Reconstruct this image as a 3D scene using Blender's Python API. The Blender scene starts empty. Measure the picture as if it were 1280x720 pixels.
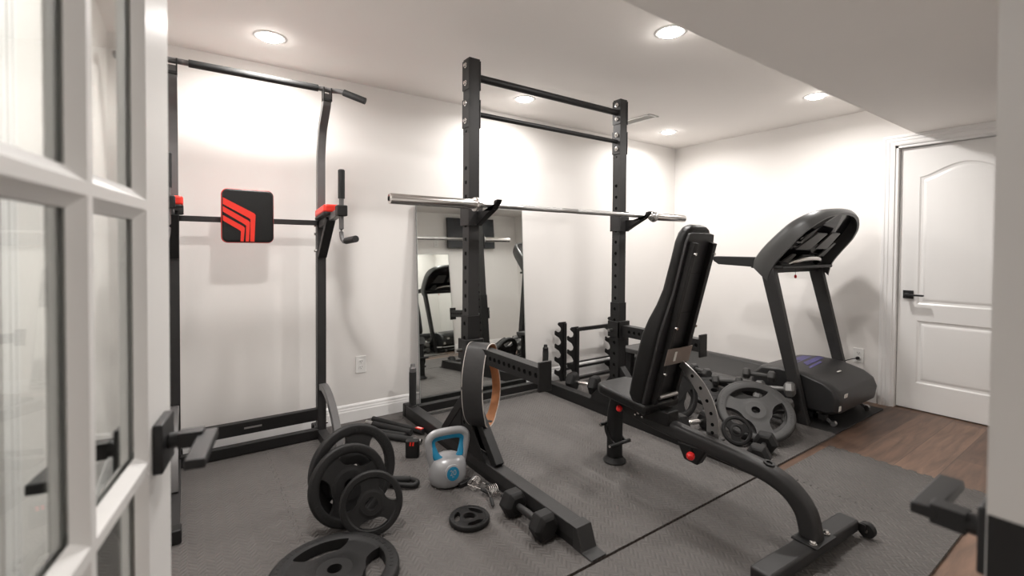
import bpy, bmesh, math, random
from mathutils import Vector, Matrix
random.seed(7)
S = bpy.context.scene
COL = S.collection
PI = math.pi
# ------------------------------------------------------------------ camera, world, lights, exposure
CAM_H = 1.2
F_PX, YAW, PITCH, ROLL, CY = 583.77, math.radians(34.973), math.radians(1.0676), math.radians(.3664), 321.82
cam = bpy.data.cameras.new('camera'); camo = bpy.data.objects.new('camera', cam); COL.objects.link(camo)
f = Vector((math.sin(YAW)*math.cos(PITCH), math.cos(YAW)*math.cos(PITCH), -math.sin(PITCH)))
r = Vector((math.cos(YAW), -math.sin(YAW), 0)); u = r.cross(f)
r2 = r*math.cos(ROLL)+u*math.sin(ROLL); u2 = u*math.cos(ROLL)-r*math.sin(ROLL)
M = Matrix((r2, u2, -f)).transposed().to_4x4(); M.translation = (0, 0, CAM_H)
camo.matrix_world = M
cam.sensor_width = 36; cam.lens = F_PX*36/1280; cam.shift_y = -(360-CY)/1280; cam.clip_start = .01
cam.dof.use_dof = True; cam.dof.focus_distance = 2.7; cam.dof.aperture_fstop = 3.2
S.camera = camo
S.view_settings.view_transform = 'Standard'; S.view_settings.look = 'None'
S.view_settings.gamma = 1; S.view_settings.use_curve_mapping = False
S.view_settings.exposure = 0.20
w = bpy.data.worlds.new('world'); S.world = w; w.use_nodes = True
w.node_tree.nodes['Background'].inputs[0].default_value = (.9, .85, .8, 1)
w.node_tree.nodes['Background'].inputs[1].default_value = .02
LIGHT_W = 15.0
XR, YB, HC = 4.465, 3.233, 2.32           # right wall, back wall, ceiling
XL, YF = -.335, .14                        # left wall, inner face of the front wall
SOF_Y, SOF_Z = 1.143, 2.077
LIGHTS = [(.377, 2.80), (2.084, 2.83), (3.77, 2.81), (.36, 1.53), (2.051, 1.523), (3.748, 1.531)]
for i, (x, y) in enumerate(LIGHTS):
    L = bpy.data.lights.new('downlight_lamp', 'AREA'); L.shape = 'DISK'; L.size = .11; L.energy = LIGHT_W*(.74 if y > 2 else .92)
    L.color = (1, .965, .935); L.spread = math.radians(168)
    o = bpy.data.objects.new('downlight_lamp', L); o.location = (x, y, HC-.024); COL.objects.link(o)
    o['kind'] = 'structure'

HL = bpy.data.lights.new('hall_lamp', 'AREA'); HL.shape = 'DISK'; HL.size = .14; HL.energy = 12.0; HL.color = (1, .95, .9)
o = bpy.data.objects.new('hall_lamp', HL); o.location = (.95, -.85, HC-.02); COL.objects.link(o); o['kind'] = 'structure'

# ------------------------------------------------------------------ materials
def nodes(name):
    m = bpy.data.materials.new(name); m.use_nodes = True
    return m, m.node_tree, m.node_tree.nodes['Principled BSDF']
def mat(name, col, rough=.5, metal=0, noise=0, nscale=40, bump=0, bscale=200, spec=.5, coat=0):
    m, t, b = nodes(name)
    b.inputs['Base Color'].default_value = (*col, 1); b.inputs['Roughness'].default_value = rough
    b.inputs['Metallic'].default_value = metal; b.inputs['Specular IOR Level'].default_value = spec
    b.inputs['Coat Weight'].default_value = coat
    tc = t.nodes.new('ShaderNodeTexCoord')
    if noise:
        n = t.nodes.new('ShaderNodeTexNoise'); n.inputs['Scale'].default_value = nscale; n.inputs['Detail'].default_value = 4
        t.links.new(tc.outputs['Object'], n.inputs['Vector'])
        mx = t.nodes.new('ShaderNodeMix'); mx.data_type = 'RGBA'
        mx.inputs[6].default_value = (*[c*(1-noise) for c in col], 1); mx.inputs[7].default_value = (*[min(1, c*(1+noise)) for c in col], 1)
        t.links.new(n.outputs['Fac'], mx.inputs[0]); t.links.new(mx.outputs[2], b.inputs['Base Color'])
    if bump:
        n = t.nodes.new('ShaderNodeTexNoise'); n.inputs['Scale'].default_value = bscale; n.inputs['Detail'].default_value = 3
        t.links.new(tc.outputs['Object'], n.inputs['Vector'])
        bp = t.nodes.new('ShaderNodeBump'); bp.inputs['Strength'].default_value = bump; bp.inputs['Distance'].default_value = .002
        t.links.new(n.outputs['Fac'], bp.inputs['Height']); t.links.new(bp.outputs[0], b.inputs['Normal'])
    return m
WALL = mat('wall_paint', (.79, .765, .74), .55, noise=.01, nscale=3, bump=.15, bscale=120)
CEIL = mat('ceiling_paint', (.87, .835, .805), .8, noise=.01, nscale=3, bump=.15, bscale=120)
TRIM = mat('white_trim_paint', (.86, .85, .84), .3, noise=.01, nscale=5)
DOORP = mat('white_door_paint', (.84, .83, .815), .32, noise=.01, nscale=5)
BLACK = mat('black_powder_coat', (.010, .0095, .0095), .48, spec=.35, noise=.15, nscale=60, bump=.2, bscale=500)
CHAR = mat('charcoal_steel_paint', (.024, .023, .023), .45, spec=.38, noise=.12, nscale=30, bump=.15, bscale=400)
GREY = mat('grey_steel_paint', (.13, .127, .127), .33, metal=.3, noise=.1, nscale=30)
SATIN = mat('black_satin_metal', (.010, .010, .011), .42)
FOAM = mat('black_foam', (.012, .012, .012), .75, bump=.4, bscale=600)
VINYL = mat('black_vinyl', (.006, .006, .006), .36, spec=.38, noise=.2, nscale=20, bump=.5, bscale=350)
RUBBER = mat('black_rubber', (.012, .0115, .0115), .55, spec=.32, noise=.2, nscale=25, bump=.3, bscale=300)
RUBG = mat('worn_grey_rubber', (.042, .0405, .0395), .6, noise=.2, nscale=25, bump=.3, bscale=300)
PLASTIC = mat('dark_grey_plastic', (.020, .0195, .020), .40, noise=.1, nscale=30, bump=.2, bscale=500)
PLASTG = mat('grey_console_plastic', (.055, .055, .054), .36, noise=.08, nscale=20)
GLOSS = mat('glossy_black_plastic', (.01, .01, .012), .12)
CHROME = mat('chrome', (.72, .70, .68), .18, metal=1, noise=.03, nscale=50)
STEEL = mat('brushed_steel', (.5, .49, .48), .32, metal=1, noise=.1, nscale=40)
IRON = mat('grey_cast_iron', (.17, .167, .163), .45, metal=.5, noise=.15, nscale=40)
RED = mat('red_vinyl', (.80, .035, .02), .35, noise=.05, nscale=30)
REDP = mat('red_plastic_knob', (.75, .02, .02), .3)
WHITEP = mat('white_plastic', (.8, .79, .77), .35)
SLOT = mat('outlet_slot_dark', (.004, .004, .004), .8, spec=.1)
SILVER = mat('silver_vinyl', (.40, .40, .41), .35, metal=.3, noise=.05, nscale=30)
BLUE = mat('blue_plastic', (.008, .20, .36), .35, noise=.1, nscale=15)
TAN = mat('tan_leather', (.50, .22, .10), .5, noise=.25, nscale=30, bump=.3, bscale=200)
BLEATH = mat('black_leather', (.025, .024, .024), .5, noise=.2, nscale=40, bump=.3, bscale=300)
STITCH = mat('pale_stitching', (.55, .50, .46), .6)
PURPLE = mat('purple_decal', (.05, .04, .22), .35, noise=.9, nscale=22)
STICK = mat('white_sticker', (.7, .68, .64), .5)
ORANGE = mat('orange_sticker', (.7, .2, .03), .5)
SCREEN = mat('tv_screen', (.02, .024, .03), .12)
WOODB = mat('dark_base', (.05, .04, .035), .6)
TEAL = mat('teal_rubber', (.02, .30, .22), .5)
def emis(name, col, st):
    m, t, b = nodes(name)
    b.inputs['Emission Color'].default_value = (*col, 1); b.inputs['Emission Strength'].default_value = st
    b.inputs['Base Color'].default_value = (*col, 1); return m
LED = emis('lamp_diffuser', (1, .96, .91), 75)
def glass():
    m, t, b = nodes('window_glass'); b.inputs['Base Color'].default_value = (.86, .89, .87, 1)
    b.inputs['Roughness'].default_value = .02; b.inputs['IOR'].default_value = 1.45
    b.inputs['Transmission Weight'].default_value = 1
    return m
GLASS = glass()
def mirror():
    m, t, b = nodes('mirror_silver'); b.inputs['Base Color'].default_value = (.80, .82, .80, 1)
    b.inputs['Metallic'].default_value = 1; b.inputs['Roughness'].default_value = .015; return m
MIRROR = mirror()
def wood_floor():
    m, t, b = nodes('wood_plank_floor'); N = t.nodes; Lk = t.links
    tc = N.new('ShaderNodeTexCoord'); mp = N.new('ShaderNodeMapping')
    mp.inputs['Rotation'].default_value = (0, 0, 0)
    Lk.new(tc.outputs['Object'], mp.inputs[0])
    br = N.new('ShaderNodeTexBrick'); br.inputs['Scale'].default_value = 1; br.inputs['Brick Width'].default_value = 1.22
    br.inputs['Row Height'].default_value = .18; br.inputs['Mortar Size'].default_value = .0016; br.offset = .37
    br.inputs['Color1'].default_value = (.075, .043, .029, 1); br.inputs['Color2'].default_value = (.19, .112, .075, 1)
    br.inputs['Mortar'].default_value = (.06, .035, .025, 1)
    Lk.new(mp.outputs[0], br.inputs['Vector'])
    m2 = N.new('ShaderNodeMapping'); m2.inputs['Scale'].default_value = (1.6, 14, 1); Lk.new(tc.outputs['Object'], m2.inputs[0])
    n = N.new('ShaderNodeTexNoise'); n.inputs['Scale'].default_value = 2.2; n.inputs['Detail'].default_value = 8; n.inputs['Distortion'].default_value = .6
    Lk.new(m2.outputs[0], n.inputs['Vector'])
    mx = N.new('ShaderNodeMix'); mx.data_type = 'RGBA'; mx.blend_type = 'OVERLAY'; mx.inputs[0].default_value = .85
    Lk.new(br.outputs['Color'], mx.inputs[6]); Lk.new(n.outputs['Fac'], mx.inputs[7])
    Lk.new(mx.outputs[2], b.inputs['Base Color']); b.inputs['Roughness'].default_value = .42
    bp = N.new('ShaderNodeBump'); bp.inputs['Strength'].default_value = .3; bp.inputs['Distance'].default_value = .002
    Lk.new(n.outputs['Fac'], bp.inputs['Height']); Lk.new(bp.outputs[0], b.inputs['Normal'])
    return m
WOOD = wood_floor()
def mat_rubber(name, col, strength):
    """EVA foam tile: small raised bars in alternating diagonal directions (diamond plate)"""
    m, t, b = nodes(name); N = t.nodes; Lk = t.links
    tc = N.new('ShaderNodeTexCoord')
    def wave(rot):
        mp = N.new('ShaderNodeMapping'); mp.inputs['Rotation'].default_value = (0, 0, rot); Lk.new(tc.outputs['Object'], mp.inputs[0])
        wv = N.new('ShaderNodeTexWave'); wv.wave_type = 'BANDS'; wv.bands_direction = 'X'; wv.inputs['Scale'].default_value = 19
        Lk.new(mp.outputs[0], wv.inputs['Vector']); return wv.outputs['Fac']
    wa, wb = wave(PI/4), wave(-PI/4)
    sx = N.new('ShaderNodeSeparateXYZ'); Lk.new(tc.outputs['Object'], sx.inputs[0])
    def math_(op, a, v=None, c=None):
        q = N.new('ShaderNodeMath'); q.operation = op
        (Lk.new(a, q.inputs[0]) if not isinstance(a, float) else None)
        if v is not None:
            if isinstance(v, (int, float)): q.inputs[1].default_value = v
            else: Lk.new(v, q.inputs[1])
        return q.outputs[0]
    row = math_('GREATER_THAN', math_('FRACT', math_('MULTIPLY', sx.outputs[0], 18.0)), .5)
    mx = N.new('ShaderNodeMix'); mx.data_type = 'FLOAT'; Lk.new(row, mx.inputs[0]); Lk.new(wa, mx.inputs[2]); Lk.new(wb, mx.inputs[3])
    h = math_('SMOOTH_MIN', mx.outputs[0], .75)
    n = N.new('ShaderNodeTexNoise'); n.inputs['Scale'].default_value = 260; Lk.new(tc.outputs['Object'], n.inputs['Vector'])
    hh = math_('ADD', h, math_('MULTIPLY', n.outputs['Fac'], .35))
    bp = N.new('ShaderNodeBump'); bp.inputs['Strength'].default_value = strength; bp.inputs['Distance'].default_value = .006
    Lk.new(hh, bp.inputs['Height']); Lk.new(bp.outputs[0], b.inputs['Normal'])
    n2 = N.new('ShaderNodeTexNoise'); n2.inputs['Scale'].default_value = 3.5; n2.inputs['Detail'].default_value = 5; Lk.new(tc.outputs['Object'], n2.inputs['Vector'])
    cm = N.new('ShaderNodeMix'); cm.data_type = 'RGBA'
    cm.inputs[6].default_value = (*[c*.82 for c in col], 1); cm.inputs[7].default_value = (*[c*1.18 for c in col], 1)
    Lk.new(n2.outputs['Fac'], cm.inputs[0]); Lk.new(cm.outputs[2], b.inputs['Base Color'])
    b.inputs['Roughness'].default_value = .62; b.inputs['Specular IOR Level'].default_value = .4
    return m
MATR = mat_rubber('grey_foam_tile', (.100, .092, .087), .62)
MATK = mat('thin_black_rubber_mat', (.016, .015, .015), .6, bump=.3, bscale=200)

# ------------------------------------------------------------------ object helpers
def tag(o, label=None, cat=None, group=None, kind=None):
    if label: o['label'] = label
    if cat: o['category'] = cat
    if group: o['group'] = group
    if kind: o['kind'] = kind
    return o
def thing(name, label, cat, loc=(0, 0, 0), rot=0, group=None, mtx=None):
    o = bpy.data.objects.new(name, None); COL.objects.link(o); o.empty_display_size = .05
    o.matrix_basis = mtx if mtx is not None else (Matrix.Translation(loc) @ Matrix.Rotation(rot, 4, 'Z'))
    return tag(o, label, cat, group)
def chain(o):
    m = Matrix()
    while o is not None:
        m = o.matrix_basis @ m; o = o.parent
    return m
class MB:
    def __init__(s): s.bm = bmesh.new(); s.mats = []; s.cur = 0
    def use(s, m):
        if m not in s.mats: s.mats.append(m)
        s.cur = s.mats.index(m); return s
    def face(s, vs):
        try:
            fc = s.bm.faces.new(vs); fc.material_index = s.cur; return fc
        except ValueError: return None
    def hull8(s, P):           # P: 4 bottom + 4 top points
        v = [s.bm.verts.new(p) for p in P]
        for q in ((0, 3, 2, 1), (4, 5, 6, 7), (0, 1, 5, 4), (1, 2, 6, 5), (2, 3, 7, 6), (3, 0, 4, 7)): s.face([v[i] for i in q])
        return s
    def box(s, a, b):
        x0, x1 = sorted((a[0], b[0])); y0, y1 = sorted((a[1], b[1])); z0, z1 = sorted((a[2], b[2]))
        return s.hull8([(x0, y0, z0), (x1, y0, z0), (x1, y1, z0), (x0, y1, z0), (x0, y0, z1), (x1, y0, z1), (x1, y1, z1), (x0, y1, z1)])
    def cbox(s, c, d): return s.box([c[i]-d[i]/2 for i in range(3)], [c[i]+d[i]/2 for i in range(3)])
    def obox(s, c, ax, ay, az, d):   # oriented box about centre
        c = Vector(c); ax = Vector(ax).normalized()*d[0]/2; ay = Vector(ay).normalized()*d[1]/2; az = Vector(az).normalized()*d[2]/2
        return s.hull8([c-ax-ay-az, c+ax-ay-az, c+ax+ay-az, c-ax+ay-az, c-ax-ay+az, c+ax-ay+az, c+ax+ay+az, c-ax+ay+az])
    def beam(s, p, q, w, h, up=(0, 0, 1)):  # rectangular bar from p to q
        p, q = Vector(p), Vector(q); d = q-p; side = d.cross(Vector(up))
        if side.length < 1e-6: side = Vector((1, 0, 0))
        side.normalize(); uu = side.cross(d).normalized()
        return s.obox((p+q)/2, d, side, uu, (d.length, w, h))
    def sweep(s, path, prof, up=(0, 0, 1), closed=False, cap=True):
        """sweep 2D profile [(side, up)] along path; optional scale per point"""
        path = [Vector(p) for p in path]; n = len(path); rings = []; up = Vector(up)
        for i, p in enumerate(path):
            if closed: t = path[(i+1) % n]-path[i-1]
            else: t = path[min(i+1, n-1)]-path[max(i-1, 0)]
            t.normalize(); sd = t.cross(up)
            if sd.length < 1e-4: sd = t.cross(Vector((0, 1, 0.01)))
            sd.normalize(); uu = sd.cross(t).normalized()
            k = 1.0
            if 0 < i < n-1 or closed:
                a = (path[i]-path[i-1]).normalized(); bb = (path[(i+1) % n]-path[i]).normalized()
                k = 1/max(.5, math.sqrt(max(.01, (1+a.dot(bb))/2)))
            rings.append([s.bm.verts.new(p+sd*x*(k if abs(t.cross(up).length) > .99 and False else 1)+uu*y*k) for x, y in prof])
        m = len(prof)
        for i in range(n if closed else n-1):
            A, B = rings[i], rings[(i+1) % n]
            for j in range(m): s.face([A[j], A[(j+1) % m], B[(j+1) % m], B[j]])
        if cap and not closed:
            s.face(list(reversed(rings[0]))); s.face(rings[-1])
        return s
    def tube(s, path, r, n=14, up=(0, 0, 1), closed=False, cap=True):
        return s.sweep(path, [(r*math.cos(2*PI*i/n), r*math.sin(2*PI*i/n)) for i in range(n)], up, closed, cap)
    def cyl(s, p, q, r, n=20):
        p, q = Vector(p), Vector(q); d = (q-p).normalized()
        return s.tube([p, q], r, n, up=(0, 0, 1) if abs(d.z) < .9 else (0, 1, 0))
    def lathe(s, prof, c=(0, 0, 0), ax=(0, 0, 1), n=32):
        """prof [(r, h)] revolved about axis through c"""
        ax = Vector(ax).normalized(); a = ax.orthogonal().normalized(); b = ax.cross(a); c = Vector(c); rings = []
        for rr, h in prof:
            if rr < 1e-6: rings.append([s.bm.verts.new(c+ax*h)])
            else: rings.append([s.bm.verts.new(c+ax*h+a*rr*math.cos(2*PI*i/n)+b*rr*math.sin(2*PI*i/n)) for i in range(n)])
        for A, B in zip(rings, rings[1:]):
            for i in range(n):
                j = (i+1) % n
                if len(A) == 1 and len(B) == 1: break
                if len(A) == 1: s.face([A[0], B[j], B[i]][::-1])
                elif len(B) == 1: s.face([A[i], A[j], B[0]])
                else: s.face([A[i], A[j], B[j], B[i]])
        return s
    def prism(s, pts, o, U, V, N, th):
        """extrude polygon pts (u,v) placed at o with axes U,V by th along N"""
        o, U, V, N = Vector(o), Vector(U), Vector(V), Vector(N)
        a = [s.bm.verts.new(o+U*x+V*y) for x, y in pts]; b = [s.bm.verts.new(o+U*x+V*y+N*th) for x, y in pts]
        n = len(pts); s.face(a[::-1]); s.face(b)
        for i in range(n): s.face([a[i], a[(i+1) % n], b[(i+1) % n], b[i]])
        return s
    def strip(s, o, U, V, N, L, W, holes, depth, hmat=None):
        """plate face L along U, W along V, with round holes [(u, r)] sunk by depth against N"""
        o, U, V, N = Vector(o), Vector(U).normalized(), Vector(V).normalized(), Vector(N).normalized()
        P = lambda a, b, d=0: o+U*a+V*b-N*d
        hs = sorted(holes); x = 0; k = 12
        def quad(a, b): s.face([s.bm.verts.new(P(a, 0)), s.bm.verts.new(P(b, 0)), s.bm.verts.new(P(b, W)), s.bm.verts.new(P(a, W))])
        for (c, rr) in hs:
            h = rr*1.35
            if c-h > x: quad(x, c-h)
            cv = W/2
            ring = [s.bm.verts.new(P(c+rr*math.cos(2*PI*(i+.5)/k-PI), cv+rr*math.sin(2*PI*(i+.5)/k-PI))) for i in range(k)]
            deep = [s.bm.verts.new(P(c+rr*math.cos(2*PI*(i+.5)/k-PI), cv+rr*math.sin(2*PI*(i+.5)/k-PI), depth)) for i in range(k)]
            out = []
            for i in range(k):
                an = 2*PI*(i+.5)/k-PI; cx, sy = math.cos(an), math.sin(an)
                if abs(cx)*W/2 > abs(sy)*h: out.append(s.bm.verts.new(P(c+h*(1 if cx > 0 else -1), cv+h*sy/abs(cx) if abs(h*sy/abs(cx)) < W/2 else cv+W/2*(1 if sy > 0 else -1))))
                else: out.append(s.bm.verts.new(P(c+W/2*cx/abs(sy), cv+W/2*(1 if sy > 0 else -1))))
            for i in range(k):
                j = (i+1) % k
                s.face([ring[i], ring[j], out[j], out[i]][::-1]); s.face([ring[i], ring[j], deep[j], deep[i]])
            for sx in (-1, 1):
                for sy in (-1, 1):
                    corner = P(c+h*sx, cv+W/2*sy)
                    # nearest two outer points around the corner
                    idx = sorted(range(k), key=lambda i: (out[i].co-corner).length)[:2]
                    if (out[idx[0]].co-corner).length > 1e-5: s.face([out[idx[0]], s.bm.verts.new(corner), out[idx[1]]])
            cm = s.cur
            s.use(hmat or SLOT); s.face(deep); s.cur = cm
            x = c+h
        if L > x: quad(x, L)
        return s
    def htube(s, p, q, wx, wy, xdir, holes, both=True):
        """square tube p->q; wx along xdir (faces with holes have normal +-xdir), wy the other way"""
        p, q = Vector(p), Vector(q); d = (q-p); L = d.length; d.normalize(); X = Vector(xdir).normalized(); Y = d.cross(X).normalized()
        a, b = wx/2, wy/2
        for sg in (-1, 1):
            s.strip(p+X*a*sg-Y*b, d, Y, X*sg, L, wy, holes, .004)
            o = p+Y*b*sg
            s.face([s.bm.verts.new(t) for t in (o-X*a, o+X*a, o+X*a+d*L, o-X*a+d*L)])
        for e in (p, q): s.face([s.bm.verts.new(e+X*i*a+Y*j*b) for i, j in ((-1, -1), (1, -1), (1, 1), (-1, 1))])
        return s
    def build(s, name, m=None, parent=None, world=True, bevel=0, smooth=40, label=None, mtx=None, seg=2, merge=True, split=False):
        bm = s.bm
        if split:
            return s.split_build(name, m, parent, world, bevel, smooth, label, mtx, seg)
        if m is not None and not s.mats: s.mats = [m]
        if merge: bmesh.ops.remove_doubles(bm, verts=bm.verts, dist=1e-5)
        bmesh.ops.recalc_face_normals(bm, faces=bm.faces)
        if mtx is not None: bm.transform(mtx)
        if world and parent is not None: bm.transform(chain(parent).inverted())
        me = bpy.data.meshes.new(name); bm.to_mesh(me); bm.free()
        for x in s.mats: me.materials.append(x)
        if smooth:
            for p_ in me.polygons: p_.use_smooth = True
            me.set_sharp_from_angle(angle=math.radians(smooth))
        o = bpy.data.objects.new(name, me); COL.objects.link(o)
        if parent is not None: o.parent = parent
        if bevel:
            b = o.modifiers.new('bevel', 'BEVEL'); b.width = bevel; b.segments = seg; b.limit_method = 'ANGLE'; b.angle_limit = math.radians(35)
        if label: o['label'] = label
        return o
def _split_build(s, name, m, parent, world, bevel, smooth, label, mtx, seg):
    bm = s.bm; bmesh.ops.remove_doubles(bm, verts=bm.verts, dist=1e-5); bm.verts.index_update(); seen = set(); last = None
    for v0 in bm.verts:
        if v0 in seen: continue
        st_ = [v0]; isl = []; seen.add(v0)
        while st_:
            v = st_.pop(); isl.append(v)
            for e in v.link_edges:
                q = e.other_vert(v)
                if q not in seen: seen.add(q); st_.append(q)
        b = MB(); mp = {v: b.bm.verts.new(v.co) for v in isl}; fs = set()
        for v in isl:
            for f_ in v.link_faces: fs.add(f_)
        for f_ in sorted(fs, key=lambda x: x.index):
            b.face([mp[v] for v in f_.verts]).material_index = f_.material_index
        b.mats = list(s.mats); last = b.build(name, m, parent, world, bevel, smooth, label, mtx, seg, True)
    bm.free(); return last
MB.split_build = _split_build
def structure(o): o['kind'] = 'structure'; return o
def copy_tree(o, mtx, label=None, group=None):
    c = o.copy(); COL.objects.link(c); c.matrix_basis = mtx
    if label: c['label'] = label
    if group: c['group'] = group
    for ch in [x for x in COL.objects if x.parent == o]:
        d = ch.copy(); COL.objects.link(d); d.parent = c
        for g in [x for x in COL.objects if x.parent == ch]:
            e = g.copy(); COL.objects.link(e); e.parent = d
    return c
def arc(c, r, a0, a1, n, U=(1, 0, 0), V=(0, 0, 1)):
    c, U, V = Vector(c), Vector(U), Vector(V)
    return [c+U*r*math.cos(a0+(a1-a0)*i/n)+V*r*math.sin(a0+(a1-a0)*i/n) for i in range(n+1)]
def smooth_path(pts, n=8):
    P = [Vector(p) for p in pts]; out = []
    for i in range(len(P)-1):
        a, b, c, d = P[max(i-1, 0)], P[i], P[i+1], P[min(i+2, len(P)-1)]
        for k in range(n):
            t = k/n
            out.append(.5*((2*b)+(-a+c)*t+(2*a-5*b+4*c-d)*t*t+(-a+3*b-3*c+d)*t**3))
    out.append(P[-1]); return out
def rrect(w, h, r, n=5):
    pts = []
    for cx, cy, a in ((w/2-r, h/2-r, 0), (-w/2+r, h/2-r, PI/2), (-w/2+r, -h/2+r, PI), (w/2-r, -h/2+r, 1.5*PI)):
        pts += [(cx+r*math.cos(a+PI/2*i/n), cy+r*math.sin(a+PI/2*i/n)) for i in range(n+1)]
    return pts
def frame_mtx(loc, normal, spin=0, xhint=(1, 0, 0)):
    z = Vector(normal).normalized(); x = Vector(xhint); x = (x-z*x.dot(z)).normalized(); y = z.cross(x)
    m = Matrix((x, y, z)).transposed().to_4x4(); m.translation = loc
    return m @ Matrix.Rotation(spin, 4, 'Z')

# ------------------------------------------------------------------ room shell
T = .12
HY = -1.7                                # far end of the hall behind the camera
b = MB(); b.box((XL-T, HY, -.1), (XR+T, YB+T, 0)); structure(b.build('floor', WOOD, smooth=0))
b = MB(); b.box((XL-T, HY, HC), (XR+T, YB+T, HC+.1)); structure(b.build('ceiling', CEIL, smooth=0))
b = MB(); b.box((XL-T, YB, 0), (XR+T, YB+T, HC)); structure(b.build('wall_back', WALL, smooth=0))
# right wall with a door opening  Y .36..1.262, z 0..2.0
DY0, DY1, DZ = .49, 1.262, 2.005
b = MB(); b.box((XR, DY1, 0), (XR+T, YB, HC)).box((XR, HY, 0), (XR+T, DY0, HC)).box((XR, DY0, DZ), (XR+T, DY1, HC))
structure(b.build('wall_right', WALL, smooth=0))
b = MB(); b.box((XL-T, HY, 0), (XL, YB, HC)); structure(b.build('wall_left', WALL, smooth=0))
OX0, OX1, OZ = -.185, 1.44, 2.05          # double doorway
b = MB(); b.box((XL, .02, 0), (OX0, YF, HC)).box((OX1, .02, 0), (XR, YF, HC)).box((OX0, .02, OZ), (OX1, YF, HC))
structure(b.build('wall_front', WALL, smooth=0))
b = MB(); b.box((XL-T, HY-T, 0), (XR+T, HY, HC)); structure(b.build('wall_hall', WALL, smooth=0))
b = MB(); b.box((XL, YF, SOF_Z), (XR, SOF_Y, HC)); o = structure(b.build('trim_1', CEIL, smooth=0)); o['label'] = 'dropped ceiling soffit along the doorway side'
# baseboards with a moulded profile
BP = [(0, 0), (.014, 0), (.014, .082), (.011, .090), (.011, .098), (.008, .106), (.008, .118), (.003, .128), (0, .130)]
def baseboard(name, p, q, inward):
    p, q, I = Vector(p), Vector(q), Vector(inward); b = MB()
    A = [b.bm.verts.new(p+I*x+Vector((0, 0, z))) for x, z in BP]; B = [b.bm.verts.new(q+I*x+Vector((0, 0, z))) for x, z in BP]
    for i in range(len(BP)): b.face([A[i], A[(i+1) % len(BP)], B[(i+1) % len(BP)], B[i]])
    b.face(A); b.face(B); return structure(b.build(name, TRIM, smooth=0))
baseboard('baseboard_back', (XL, YB, 0), (XR, YB, 0), (0, -1, 0))
baseboard('baseboard_right', (XR, DY1+.085, 0), (XR, YB-.014, 0), (-1, 0, 0))
baseboard('baseboard_left', (XL, 1.62, 0), (XL, YB-.014, 0), (1, 0, 0))
baseboard('baseboard_front', (OX1+.08, YF, 0), (XR, YF, 0), (0, 1, 0))
# door casings: stepped profile boards
def casing_bar(b, p, q, outdir, N):
    """p->q along the board, outdir away from opening, N out of the wall"""
    p, q, O, N = Vector(p), Vector(q), Vector(outdir), Vector(N)
    prof = [(0, 0), (0, .010), (.012, .013), (.030, .013), (.034, .017), (.052, .017), (.058, .021), (.074, .021), (.076, .018), (.076, 0)]
    return prof
def casing(name, plane, axis, y0, y1, ztop, N):
    """door frame on wall plane; axis unit vector of the wall; mitred U"""
    prof = [(0, 0), (0, .010), (.012, .013), (.030, .013), (.034, .017), (.052, .017), (.058, .021), (.074, .021), (.076, .018), (.076, 0)]
    A = Vector(axis); O = Vector(plane); N = Vector(N); b = MB(); rings = []
    for corner, dh, dv in (((y0, 0), -1, 0), ((y0, ztop), -1, 1), ((y1, ztop), 1, 1), ((y1, 0), 1, 0)):
        rings.append([b.bm.verts.new(O+A*(corner[0]+dh*s_)+Vector((0, 0, corner[1]+dv*s_))+N*d) for s_, d in prof])
    for R0, R1 in zip(rings, rings[1:]):
        for i in range(len(prof)): b.face([R0[i], R0[(i+1) % len(prof)], R1[(i+1) % len(prof)], R1[i]])
    b.face(rings[0]); b.face(rings[-1])
    return structure(b.build(name, TRIM, smooth=0))
casing('trim_2', (XR, 0, 0), (0, 1, 0), DY0, DY1, DZ, (-1, 0, 0))
b = MB()   # jamb and stop
b.box((XR, DY1-.018, 0), (XR+T, DY1, DZ)).box((XR, DY0, 0), (XR+T, DY0+.018, DZ)).box((XR, DY0, DZ-.018), (XR+T, DY1, DZ))
structure(b.build('trim_3', TRIM, smooth=0))
casing('trim_4', (0, YF, 0), (1, 0, 0), OX0, OX1, OZ, (0, 1, 0)) if OX0-.076 > XL else None
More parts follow.
